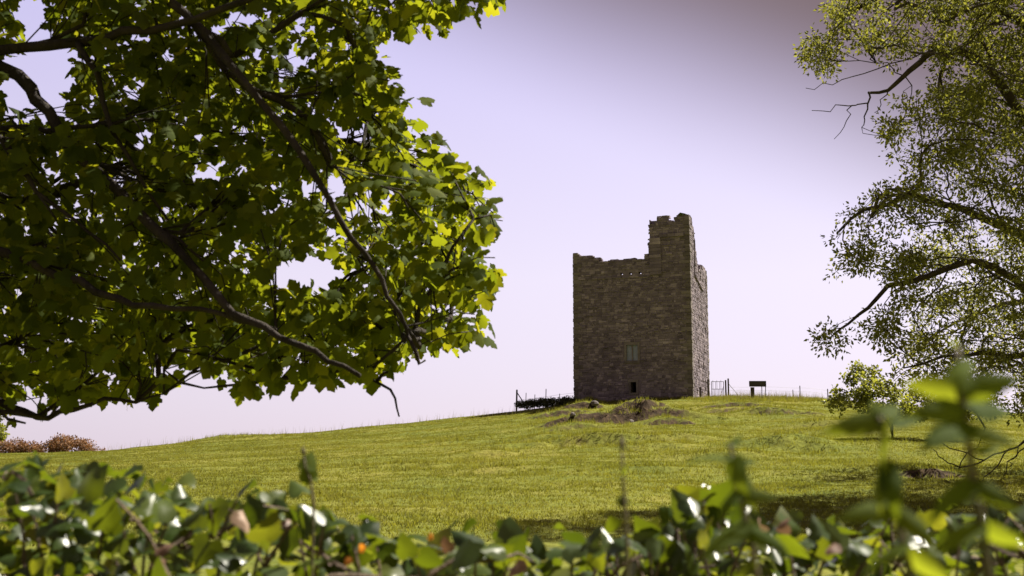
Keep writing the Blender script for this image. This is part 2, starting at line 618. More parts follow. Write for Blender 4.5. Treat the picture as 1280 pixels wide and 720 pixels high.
FP = [front_uz(*p) for p in [(716, 317), (722, 317), (724, 319.5), (735, 321), (742, 322.5), (748, 325), (752, 328), (805.5, 324), (806, 319), (811, 317.5), (811.5, 313),
                             (812.2, 284), (818, 281), (821, 275), (824, 271.5), (833, 271), (833.8, 277), (843, 277.5), (843.8, 270.5), (848, 268.5), (862, 269)]]
RP = [right_vz(*p) for p in [(862, 270), (864.5, 272), (865.5, 281), (867, 286), (868.4, 302), (870, 318), (871.6, 332), (873, 336.5), (875, 336.5), (875.6, 331.5), (877, 334), (878, 331.5), (880, 333.5), (882, 338)]]
FPu, FPz = np.array(FP).T
RPv, RPz = np.array(RP).T
RPv[0] = 0.0
PARA = front_uz(780, 346)[1]                     # wall walk level
HOLES = [front_uz(px, py) for px, py in ((777, 342.3), (788, 341.5), (800, 340.8))]
WIN = (*front_uz(783.2, 451), *front_uz(797.2, 431))      # u0 z0 u1 z1
LOOP = (*front_uz(788.2, 491), *front_uz(795.6, 477.5))


def front_top(u):
    return np.interp(u, FPu, FPz)


def right_top(v):
    return np.interp(v, RPv, RPz)


def side_top(v):
    return PARA + 1.25 + 0.35 * math.sin(v * 1.7) + 0.25 * math.sin(v * 5.1) + (0.35 if v < 1 else 0)


def back_top(u):
    return PARA + 0.75 + 0.3 * math.sin(u * 2.1) + 0.2 * math.sin(u * 4.7)


def in_rect(u, z, r, m=0.0):
    return r[0] - m < u < r[2] + m and r[1] - m < z < r[3] + m


def wall_cells(mb, P, cu, cz, t0, t1, filled):
    """solid wall from grid cells; P(u, t, z) to world"""
    nu, nz = len(cu) - 1, len(cz) - 1
    f = [[filled((cu[i] + cu[i + 1]) / 2, (cz[j] + cz[j + 1]) / 2) for j in range(nz)] for i in range(nu)]
    g = lambda i, j: 0 <= i < nu and 0 <= j < nz and f[i][j]
    for i in range(nu):
        for j in range(nz):
            if not f[i][j]:
                continue
            a, b, c, d = cu[i], cu[i + 1], cz[j], cz[j + 1]
            q = lambda pts: mb.add([P(*p) for p in pts], [(0, 1, 2, 3)])
            q([(a, t0, c), (b, t0, c), (b, t0, d), (a, t0, d)])
            q([(b, t1, c), (a, t1, c), (a, t1, d), (b, t1, d)])
            if not g(i - 1, j): q([(a, t1, c), (a, t0, c), (a, t0, d), (a, t1, d)])
            if not g(i + 1, j): q([(b, t0, c), (b, t1, c), (b, t1, d), (b, t0, d)])
            if not g(i, j - 1): q([(a, t0, c), (a, t1, c), (b, t1, c), (b, t0, c)])
            if not g(i, j + 1): q([(a, t0, d), (b, t0, d), (b, t1, d), (a, t1, d)])


def cuts(lo, hi, step, extra=()):
    c = list(np.arange(lo, hi, step)) + [hi]
    for e in extra:
        c = [k for k in c if abs(k - e) > step * 0.3 or k in (lo, hi)]
        c.append(e)
    return sorted(set(round(float(k), 4) for k in c))


def rubble(P, length, top, holes, z0=-0.6, u_lo=0.0, u_hi=None, hmin=0.09, hmax=0.24, wmin=0.11, wmax=0.50, skip=None):
    """irregular stones standing proud of a wall face; P(u, out, z)"""
    V, F = [], []
    u_hi = length if u_hi is None else u_hi
    z = z0
    zmax = max(top(u) for u in np.linspace(0, length, 200))
    while z < zmax:
        ch = random.uniform(hmin, hmax)
        u = u_lo + random.uniform(-0.2, 0.0)
        while u < u_hi:
            w = random.uniform(wmin, wmax)
            if random.random() < 0.12: w *= 1.4
            split = 2 if (ch > 0.24 and random.random() < 0.25) else 1
            for k in range(split):
                za, zb_ = z + ch * k / split, z + ch * (k + 1) / split
                ua, ub = max(u, u_lo), min(u + w, u_hi)
                cu_, cz_ = (ua + ub) / 2, (za + zb_) / 2
                if ub - ua < 0.08 or cz_ > top(min(max(cu_, 0), length)) + 0.02:
                    continue
                if skip and skip(cu_, cz_): continue
                if any(ua < h[2] and ub > h[0] and za < h[3] and zb_ > h[1] for h in holes):
                    continue
                g = random.uniform(0.003, 0.014)
                j = lambda s=0.028: random.uniform(-s, s)
                d = random.uniform(0.008, 0.042)
                if random.random() < 0.05: d += 0.05
                bev = random.uniform(0.015, 0.04)
                c = [(ua + g + j(), za + g + j()), (ub - g + j(), za + g + j()), (ub - g + j(), zb_ - g + j()), (ua + g + j(), zb_ - g + j())]
                mu, mz = sum(p[0] for p in c) / 4, sum(p[1] for p in c) / 4
                n = len(V)
                for (a, b) in c: V.append(P(a, -0.04, b))
                for (a, b) in c: V.append(P(a, d * 0.55, b))
                for (a, b) in c:
                    V.append(P(a + bev * (1 if a < mu else -1), d + j(0.01), b + bev * 0.8 * (1 if b < mz else -1)))
                for lay in (0, 4):
                    for q in range(4):
                        F.append((n + lay + q, n + lay + (q + 1) % 4, n + lay + 4 + (q + 1) % 4, n + lay + 4 + q))
                F.append((n + 8, n + 9, n + 10, n + 11))
            u += w
        z += ch
    return V, F


def build_tower():
    T = empty('tower_house', tw(TW / 2, TD / 2, 0))
    prop(T, 'ruined square stone tower house with broken parapet and tall corner turret on the hilltop', 'tower')
    TH1, TH2 = 1.25, 0.6
    uz = lambda *r: [r[0], r[2]]
    hole_r = [(u - 0.10, z - 0.08, u + 0.10, z + 0.08) for u, z in HOLES]
    openings = [WIN, LOOP]
    # --- front
    mb = MB()
    Pf = lambda u, t, z: tw(u, t, z)
    cu = cuts(0, TW, 0.24, [WIN[0], WIN[2], LOOP[0], LOOP[2]])
    cz = cuts(-1.2, PARA, 0.3, [WIN[1], WIN[3], LOOP[1], LOOP[3]])
    wall_cells(mb, Pf, cu, cz, 0, TH1, lambda u, z: not any(in_rect(u, z, r) for r in openings))
    ex = [e for r in hole_r for e in (r[0], r[2])]
    ez = sorted(set(e for r in hole_r for e in (r[1], r[3])))
    cu = cuts(0, TW, 0.17, ex)
    cz = cuts(PARA, float(FPz.max()) + 0.2, 0.13, [hole_r[0][1], hole_r[0][3]])
    hr2 = [(r[0], hole_r[0][1], r[2], hole_r[0][3]) for r in hole_r]
    wall_cells(mb, Pf, cu, cz, 0, TH2, lambda u, z: z < front_top(u) and not any(in_rect(u, z, r) for r in hr2))
    front = mb.build('wall', M['mortar'], T)
    prop(front, 'shaded front wall with window and small loop')
    Ps = lambda u, o_, z: tw(u, -o_, z)
    hs = openings + hr2
    surround = [(WIN[0] - 0.16, WIN[1] - 0.2, WIN[2] + 0.16, WIN[3] + 0.22), (LOOP[0] - 0.14, LOOP[1] - 0.15, LOOP[2] + 0.14, LOOP[3] + 0.2)] + hr2
    ql = 0.42
    V, F = rubble(Ps, TW, front_top, surround, u_lo=0.30, u_hi=TW - 0.30)
    prop(obj('rubble_stones', fast_mesh('rubble_front', V, F), M['stone'], front), kind='stuff')
    # --- right
    mb = MB()
    Pr = lambda v, t, z: tw(TW - t, v, z)
    slit = (*right_vz(874.2, 497), *right_vz(876.4, 484))
    slit = (slit[0], min(slit[1], slit[3]), slit[2], max(slit[1], slit[3]))
    wall_cells(mb, Pr, cuts(TH1, TD, 0.24, [slit[0], slit[2]]), cuts(-1.2, PARA, 0.3, [slit[1], slit[3]]), 0, TH1, lambda v, z: not in_rect(v, z, slit))
    wall_cells(mb, Pr, cuts(TH2, TD, 0.16), cuts(PARA, float(RPz.max()) + 0.2, 0.13), 0, TH2, lambda v, z: z < right_top(v))
    right = mb.build('wall', M['mortar'], T)
    prop(right, 'sunlit side wall with a narrow slit')
    V, F = rubble(lambda v, o_, z: tw(TW + o_, v, z), TD, right_top, [slit], u_lo=0.30, u_hi=TD - 0.1)
    prop(obj('rubble_stones', fast_mesh('rubble_right', V, F), M['stone'], right), kind='stuff')
    # --- left and back
    mb = MB()
    Pl = lambda v, t, z: tw(t, v, z)
    wall_cells(mb, Pl, cuts(TH1, TD, 0.4), cuts(-1.2, PARA, 0.5), 0, TH1, lambda v, z: True)
    wall_cells(mb, Pl, cuts(TH2, TD, 0.2), cuts(PARA, PARA + 2.2, 0.15), 0, TH2, lambda v, z: z < side_top(v))
    left = mb.build('wall', M['mortar'], T)
    V, F = rubble(lambda v, o_, z: tw(-o_, v, z), TD, lambda v: side_top(v), [], u_lo=0.3, u_hi=TD - 0.1)
    prop(obj('rubble_stones', fast_mesh('rubble_left', V, F), M['stone'], left), kind='stuff')
    mb = MB()
    Pb = lambda u, t, z: tw(u, TD - t, z)
    wall_cells(mb, Pb, cuts(TH1, TW - TH1, 0.4), cuts(-1.2, PARA, 0.5), 0, TH1, lambda v, z: True)
    wall_cells(mb, Pb, cuts(TH2, TW - TH2, 0.2), cuts(PARA, PARA + 2.2, 0.15), 0, TH2, lambda u, z: z < back_top(u))
    back = mb.build('wall', M['mortar'], T)
    V, F = rubble(lambda u, o_, z: tw(u, TD + o_, z), TW, lambda u: back_top(u), [], u_lo=0.1, u_hi=TW - 0.1)
    prop(obj('rubble_stones', fast_mesh('rubble_back', V, F), M['stone'], back), kind='stuff')
    # --- turret inner walls, and an added unseen slab that keeps the interior dark
    ut = float(front_uz(812.2, 300)[0])
    td = 3.1
    mb = MB()
    zt = lambda v: max(PARA + 0.2, right_top(v) - 0.2)
    wall_cells(mb, lambda v, t, z: tw(ut + t, v, z), cuts(TH2, td, 0.2), cuts(PARA, float(RPz.max()), 0.15), 0, 0.5, lambda v, z: z < zt(v))
    wall_cells(mb, lambda u, t, z: tw(u, td - t, z), cuts(ut + 0.5, TW - TH2, 0.2), cuts(PARA, float(RPz.max()), 0.15), 0, 0.5,
               lambda u, z: z < zt(td) + 0.8 * (u - ut) / (TW - ut) * 0.5)
    tur = mb.build('turret', M['mortar'], T)
    V, F = rubble(lambda v, o_, z: tw(ut - o_, v, z), td, zt, [], z0=PARA, u_lo=0.05, u_hi=td)
    V2, F2 = rubble(lambda u, o_, z: tw(u, td + o_, z), TW - TH2, lambda u: zt(td) if u > ut else 0, [], z0=PARA, u_lo=ut, u_hi=TW - TH2)
    n = len(V)
    prop(obj('rubble_stones', fast_mesh('rubble_turret', V + V2, F + [tuple(i + n for i in f) for f in F2]), M['stone'], tur), kind='stuff')
    mb = MB()
    c = [tw(TH2 + .002, TH2 + .002, PARA - 0.45), tw(TW - TH2 - .002, TH2 + .002, PARA - 0.45), tw(TW - TH2 - .002, TD - TH2 - .002, PARA - 0.45), tw(TH2 + .002, TD - TH2 - .002, PARA - 0.45)]
    c2 = [(x, y, z + 0.46) for x, y, z in c]
    mb.add(c + c2, [(3, 2, 1, 0), (4, 5, 6, 7), (0, 1, 5, 4), (1, 2, 6, 5), (2, 3, 7, 6), (3, 0, 4, 7)])
    mb.build('dark_interior_slab', M['slab_mat'], T)
    # --- quoins on the two front corners and the far right corner
    def quoin(u, v, su, sv, z, hq, lu, lv):
        b = MB()
        o1 = random.uniform(0.025, 0.06)
        j = lambda: random.uniform(-0.015, 0.015)
        u0, u1 = (u - o1, u + lu) if su > 0 else (u - lu, u + o1)
        v0, v1 = (v - o1, v + lv) if sv > 0 else (v - lv, v + o1)
        vs = []
        bz = 0.02
        for zz, ins in ((z + 0.008, 0.02), (z + 0.008 + bz, 0), (z + hq - 0.008 - bz, 0), (z + hq - 0.008, 0.02)):
            for uu, vv in ((u0 + ins, v0 + ins), (u1 - ins, v0 + ins), (u1 - ins, v1 - ins), (u0 + ins, v1 - ins)):
                vs.append(tw(uu + j(), vv + j(), zz + j() * 0.5))
        fs = [(3, 2, 1, 0), (12, 13, 14, 15)]
        for l in (0, 4, 8):
            for q in range(4):
                fs.append((l + q, l + (q + 1) % 4, l + 4 + (q + 1) % 4, l + 4 + q))
        b.add(vs, fs)
        b.build('quoin', M['dressed'], T)
    for (u, v, su, sv, top, l1) in ((0, 0, 1, 1, front_top(0.2) + 0.0, 1), (TW, 0, -1, 1, front_top(TW - 0.2), 1), (TW, TD, -1, -1, right_top(TD - 0.1), 1)):
        z = -0.5
        k = 0
        while z < top - 0.1:
            hq = random.uniform(0.22, 0.36)
            a, b = (random.uniform(0.5, 0.75), random.uniform(0.30, 0.4)) if k % 2 else (random.uniform(0.30, 0.4), random.uniform(0.5, 0.75))
            quoin(u, v, su, sv, z, min(hq, top - z + 0.04), a, b)
            z += hq
            k += 1
    # --- loose coping stones on the broken wall heads
    for i in range(26):
        u = random.uniform(0.3, TW - 0.3)
        b = MB()
        s = (random.uniform(0.3, 0.55), random.uniform(0.3, 0.5), random.uniform(0.14, 0.24))
        b.box(tw(u, 0.3, front_top(u) + s[2] * 0.25), s, -TH + random.uniform(-.2, .2), 0.03)
        b.build('coping_stone', M['stone'], T)
    for i in range(14):
        v = random.uniform(0.7, TD - 0.2)
        b = MB()
        s = (random.uniform(0.3, 0.5), random.uniform(0.25, 0.45), random.uniform(0.12, 0.22))
        b.box(tw(TW - 0.3, v, right_top(v) + s[2] * 0.2), s, -TH + random.uniform(-.2, .2), 0.03)
        b.build('coping_stone', M['stone'], T)
    # mossy cap on the turret's corner merlon
    b = MB()
    for i in range(9):
        u = random.uniform(front_uz(849, 268)[0], TW - 0.15)
        b.box(tw(u, random.uniform(0.1, 0.5), front_top(u) + 0.03), (random.uniform(.25, .5), random.uniform(.25, .4), random.uniform(.1, .22)), random.uniform(-.5, .5), 0.05)
    b.build('moss_cap', M['moss'], T)
    # --- string ledge, recess edges of the turret front
    def strip(u0, z0, u1, z1, out_, mat, name):
        b = MB()
        vs = [tw(u0, -out_, z0), tw(u1, -out_, z0), tw(u1, -out_, z1), tw(u0, -out_, z1), tw(u0, 0.03, z0), tw(u1, 0.03, z0), tw(u1, 0.03, z1), tw(u0, 0.03, z1)]
        b.add(vs, [(0, 1, 2, 3), (5, 4, 7, 6), (4, 0, 3, 7), (1, 5, 6, 2), (3, 2, 6, 7), (4, 5, 1, 0)])
        return b.build(name, mat, T)
    # raised pilasters beside the recessed panel of the turret, and the lintel over it
    ua, za = front_uz(812.5, 344)
    ub, zb_ = front_uz(826, 297)
    n_ = int((zb_ - za) / 0.26)
    for i in range(n_):
        strip(ua + random.uniform(0, .03), za + i * 0.26 + .008, ub + random.uniform(-.05, .05), za + (i + 1) * 0.26 - .008, random.uniform(0.12, 0.16), M['stone'], 'pilaster_stone')
    uc = front_uz(846, 297)[0]
    k = ub - 0.1
    zt_ = zb_ + 0.02
    top_row = TW - 0.35
    while k < top_row:
        w = random.uniform(0.4, 0.7)
        strip(k + .01, zt_, min(k + w, top_row) - .01, zt_ + random.uniform(0.2, 0.26), random.uniform(0.11, 0.16) if k < uc else 0.09, M['stone'], 'lintel_stone')
        k += w
    # string course stones below the parapet
    k = 0.4
    while k < ua - 0.1:
        w = random.uniform(0.4, 0.8)
        strip(k + .01, PARA - 0.1, min(k + w, ua - .05) - .01, PARA + 0.03, random.uniform(0.06, 0.11), M['stone'], 'string_course_stone')
        k += w
    # oblique drip course on the sunlit side
    pts = [right_vz(867.2, 300), right_vz(867.6, 344), right_vz(877.5, 364)]
    for (v0, z0), (v1, z1) in zip(pts[:-1], pts[1:]):
        b = MB()
        b.tube([tw(TW + 0.05, v0, z0), tw(TW + 0.05, v1, z1)], 0.065, 5)
        b.build('drip_course', M['stone'], T)
    # --- window
    W = empty('window', (0, 0, 0))
    W.parent = T
    W.location = Vector(tw((WIN[0] + WIN[2]) / 2, 0, WIN[1])) - T.location
    def wpart(name, u0, z0, u1, z1, t0, t1, mat, par):
        b = MB()
        vs = [tw(u0, t0, z0), tw(u1, t0, z0), tw(u1, t0, z1), tw(u0, t0, z1), tw(u0, t1, z0), tw(u1, t1, z0), tw(u1, t1, z1), tw(u0, t1, z1)]
        b.add(vs, [(0, 1, 2, 3), (5, 4, 7, 6), (4, 0, 3, 7), (1, 5, 6, 2), (3, 2, 6, 7), (4, 5, 1, 0)])
        return b.build(name, mat, par)
    u0, z0, u1, z1 = WIN
    um = (u0 + u1) / 2
    wpart('lintel', u0 - 0.16, z1 + .002, u1 + 0.16, z1 + 0.21, -0.06, 0.3, M['dressed'], W)
    wpart('sill', u0 - 0.16, z0 - 0.19, u1 + 0.16, z0 - .002, -0.08, 0.3, M['dressed'], W)
    wpart('jamb', u0 - 0.16, z0, u0 + 0.01, z1, -0.055, 0.3, M['dressed'], W)
    wpart('jamb', u1 - 0.01, z0, u1 + 0.16, z1, -0.055, 0.3, M['dressed'], W)
    wpart('mullion', um - 0.04, z0, um + 0.04, z1, 0.02, 0.2, M['dressed'], W)
    wpart('pane', u0 + 0.012, z0 + .002, um - 0.042, z1 - .002, 0.12, 0.14, M['glass'], W)
    wpart('pane', um + 0.042, z0 + .002, u1 - 0.012, z1 - .002, 0.12, 0.14, M['glass'], W)
    # --- loop
    Lp = empty('loop_opening', (0, 0, 0))
    Lp.parent = T
    Lp.location = Vector(tw((LOOP[0] + LOOP[2]) / 2, 0, LOOP[1])) - T.location
    u0, z0, u1, z1 = LOOP
    wpart('lintel', u0 - 0.15, z1 + .002, u1 + 0.15, z1 + 0.19, -0.05, 0.3, M['dressed'], Lp)
    wpart('jamb', u0 - 0.13, z0, u0 + 0.02, z1, -0.045, 0.3, M['dressed'], Lp)
    wpart('jamb', u1 - 0.02, z0, u1 + 0.13, z1, -0.045, 0.3, M['dressed'], Lp)
    wpart('sill', u0 - 0.14, z0 - 0.14, u1 + 0.14, z0 - .002, -0.05, 0.3, M['dressed'], Lp)


build_tower()


# ------------------------------------------------------------------ leaves and trees
def leaf_shape(half, center, curl, fold, ring=0.55, jitter=0.0):
    """palmate or ovate leaf: outline from its right half, one inner ring and a centre"""
    right = [np.array(p, float) for p in half]
    left = [np.array((-p[0], p[1])) for p in half[::-1] if abs(p[0]) > 1e-6]
    outl = np.array(right + left)
    n = len(outl)
    c = np.array(center)
    if ring is None:
        V2 = np.vstack([c[None], outl])
        z = -fold * np.abs(V2[:, 0]) - curl * (V2[:, 1] - 0.3) ** 2 * np.sign(V2[:, 1] - 0.3) - curl * 0.8 * V2[:, 0] ** 2
        return np.column_stack([V2, z]), np.array([(0, 1 + i, 1 + (i + 1) % n) for i in range(n)])
    ringv = c + (outl - c) * ring
    V2 = np.vstack([c[None], ringv, outl])
    z = -fold * np.abs(V2[:, 0]) - curl * (V2[:, 1] - 0.3) ** 2 * np.sign(V2[:, 1] - 0.3) - curl * 0.8 * V2[:, 0] ** 2
    V = np.column_stack([V2, z])
    F = []
    for i in range(n):
        k = (i + 1) % n
        F.append((0, 1 + i, 1 + k))
        F.append((1 + i, 1 + n + i, 1 + n + k))
        F.append((1 + i, 1 + n + k, 1 + k))
    return V, np.array(F)


SYC_HALF = [(0, 0), (0.16, -0.12), (0.38, -0.10), (0.46, 0.06), (0.42, 0.14), (0.58, 0.24), (0.62, 0.46), (0.47, 0.50), (0.34, 0.52), (0.38, 0.70), (0.24, 0.80), (0.14, 0.90), (0, 1.0)]
IVY_HALF = [(0, 0), (0.20, -0.16), (0.40, -0.12), (0.56, 0.12), (0.36, 0.28), (0.36, 0.46), (0.20, 0.70), (0, 1.0)]
IVY2_HALF = [(0, 0), (0.22, -0.12), (0.42, 0.0), (0.47, 0.22), (0.38, 0.48), (0.20, 0.76), (0, 1.0)]
NET_HALF = [(x * 0.64, y) for x, y in [(0, 0), (0.16, -0.05), (0.30, 0.06), (0.28, 0.14), (0.35, 0.22), (0.30, 0.30), (0.33, 0.40), (0.26, 0.47), (0.27, 0.57), (0.19, 0.64), (0.18, 0.74), (0.10, 0.82), (0, 1.0)]]


def frame(tip, nrm):
    """arrays of leaf axes: y = tip direction, z = blade normal"""
    y = tip / (np.linalg.norm(tip, axis=1, keepdims=True) + 1e-9)
    z = nrm - y * np.sum(nrm * y, axis=1, keepdims=True)
    z = z / (np.linalg.norm(z, axis=1, keepdims=True) + 1e-9)
    x = np.cross(y, z)
    return np.stack([x, y, z], axis=2)       # columns


def stamp(V, F, pos, R, size):
    n = len(pos)
    W = np.einsum('nij,kj->nki', R, V) * np.asarray(size)[:, None, None] + pos[:, None, :]
    FF = (F[None] + (np.arange(n) * len(V))[:, None, None]).reshape(-1, F.shape[1])
    return W.reshape(-1, 3), FF


def leaf_objects(name, shapes, which, pos, R, size, mat, parent, off):
    mes = []
    for i, (V, F) in enumerate(shapes):
        me = fast_mesh(name, V, F)
        me.materials.append(mat)
        me.polygons.foreach_set('use_smooth', np.ones(len(me.polygons), dtype=bool))
        mes.append(me)
    for k in range(len(pos)):
        o = bpy.data.objects.new(name, mes[which[k]])
        COL.objects.link(o)
        o.parent = parent
        m = Matrix(R[k].tolist()).to_4x4() @ Matrix.Scale(float(size[k]), 4)
        m.translation = Vector(pos[k]) - off
        o.matrix_local = m


def leaf_stuff(name, shapes, which, pos, R, size, mat, parent):
    Vs, Fs, n = [], [], 0
    for i, (V, F) in enumerate(shapes):
        s = which == i
        if not s.any(): continue
        a, b = stamp(V, F, pos[s], R[s], size[s])
        Vs.append(a)
        Fs.append(b + n)
        n += len(a)
    o = obj(name, fast_mesh(name, np.vstack(Vs), np.vstack(Fs)), mat, parent, smooth=True)
    return prop(o, kind='stuff')


class Skeleton:
    def __init__(self, r0, power=2.3):
        self.P, self.par, self.fix = [], [], []
        self.r0, self.power = r0, power

    def limb(self, pts, radius=None, parent=None):
        """polyline with fixed radii"""
        prev = parent
        first = None
        for i, p in enumerate(pts):
            self.P.append(np.asarray(p, float))
            self.par.append(-1 if prev is None else prev)
            self.fix.append(0.0 if radius is None else (radius[i] if hasattr(radius, '__len__') else radius))
            prev = len(self.P) - 1
            if first is None: first = prev
        return first, prev

    def nearest(self, p):
        A = np.array(self.P)
        return int(np.argmin(np.linalg.norm(A - p, axis=1)))

    def grow(self, targets, step, wig, r, droop=0.0, start=0):
        A = np.array(self.P)
        cap = len(A) + len(targets) * 30
        buf = np.zeros((cap, 3))
        buf[:len(A)] = A
        n = len(A)
        d0 = np.array([np.min(np.linalg.norm(A[start:] - t, axis=1)) for t in targets])
        for ti in np.argsort(d0):
            t = targets[ti]
            d = np.linalg.norm(buf[start:n] - t, axis=1)
            s = start + int(np.argmin(d))
            # step back a little along the parent chain so that twigs fork at an acute angle
            for _ in range(int(r.integers(0, 4))):
                if self.par[s] > start: s = self.par[s]
            S = buf[s]
            Ld = np.linalg.norm(t - S)
            if Ld < 0.4 * step: continue
            pd = S - buf[self.par[s]] if self.par[s] >= 0 else np.array((0, 0, 1.0))
            pd = pd / (np.linalg.norm(pd) + 1e-9)
            k = max(2, min(24, int(Ld / step)))
            c1 = S + pd * Ld * 0.35
            c2 = t - (t - S) * 0.25 + np.array((0, 0, droop * Ld))
            prev = s
            nz = r.normal(0, wig * step, (k, 3))
            for i in range(1, k + 1):
                q = i / k
                p = (1 - q) ** 3 * S + 3 * (1 - q) ** 2 * q * c1 + 3 * (1 - q) * q * q * c2 + q ** 3 * t
                if i < k: p = p + nz[i - 1]
                self.P.append(p)
                self.par.append(prev)
                self.fix.append(0.0)
                buf[n] = p
                prev = n
                n += 1

    def chains(self):
        n = len(self.P)
        acc = np.zeros(n)
        kids = [[] for _ in range(n)]
        for i in range(n):
            if self.par[i] >= 0: kids[self.par[i]].append(i)
        for i in range(n - 1, -1, -1):
            if not kids[i]: acc[i] = self.r0 ** self.power
            if self.par[i] >= 0: acc[self.par[i]] += acc[i]
        rad = acc ** (1 / self.power)
        for i in range(n):
            if self.fix[i] > 0: rad[i] = self.fix[i]
        self.rad = rad
        out = []
        stack = [i for i in range(n) if self.par[i] < 0]
        while stack:
            i = stack.pop()
            ch = [i] if self.par[i] < 0 else [self.par[i], i]
            rr = [rad[i]] if self.par[i] < 0 else [min(rad[self.par[i]], rad[i] * 1.15), rad[i]]
            while kids[i]:
                # straight on along fixed limbs first, else the thickest child
                ks = sorted(kids[i], key=lambda k: (self.fix[k] > 0 and k == i + 1, rad[k]), reverse=True)
                stack.extend(ks[1:])
                i = ks[0]
                ch.append(i)
                rr.append(rad[i])
            out.append(([self.P[k] for k in ch], rr))
        return out


def tree_wood(sk, T, mat, thr, names=('trunk', 'branch', 'twigs')):
    tw_ = MB()
    big = []
    for pts, rr in sk.chains():
        if len(pts) < 2: continue
        if rr[0] > thr or max(rr) > thr:
            big.append((pts, rr))
        else:
            tw_.tube(pts, rr, 4 if rr[0] > thr * 0.4 else 3)
    big.sort(key=lambda c: -c[1][0])
    for i, (pts, rr) in enumerate(big[:290]):
        b = MB()
        b.tube(pts, rr, 12 if i == 0 else 7)
        b.build(names[0] if i == 0 else names[1], mat, T, smooth=True)
    for pts, rr in big[290:]:
        tw_.tube(pts, rr, 4)
    if tw_.V:
        prop(tw_.build(names[2], mat, T, smooth=True), kind='stuff')


def in_poly(x, y, poly):
    x = np.asarray(x)
    ins = np.zeros(x.shape, bool)
    n = len(poly)
    for i in range(n):
        x0, y0 = poly[i]
        x1, y1 = poly[(i + 1) % n]
        c = ((y0 > y) != (y1 > y)) & (x < (x1 - x0) * (y - y0) / (y1 - y0 + 1e-12) + x0)
        ins ^= c
    return ins


def at_many(px, py, Y):
    u = (px - 640.0) / FPX
    v = (360.0 - py) / FPX
    dy = cos(PITCH) - v * sin(PITCH)
    dz = sin(PITCH) + v * cos(PITCH)
    k = Y / dy
    return np.stack([u * k, Y, EYE + dz * k], 1)


def to_px(P):
    rel = P - np.array((0, 0, EYE))
    dep = rel[:, 1] * cos(PITCH) + rel[:, 2] * sin(PITCH)
    up = -rel[:, 1] * sin(PITCH) + rel[:, 2] * cos(PITCH)
    dep = np.maximum(dep, 0.01)
    return 640 + FPX * rel[:, 0] / dep, 360 - FPX * up / dep, dep


def unit(r, n):
    v = r.normal(0, 1, (n, 3))
    return v / np.linalg.norm(v, axis=1, keepdims=True)


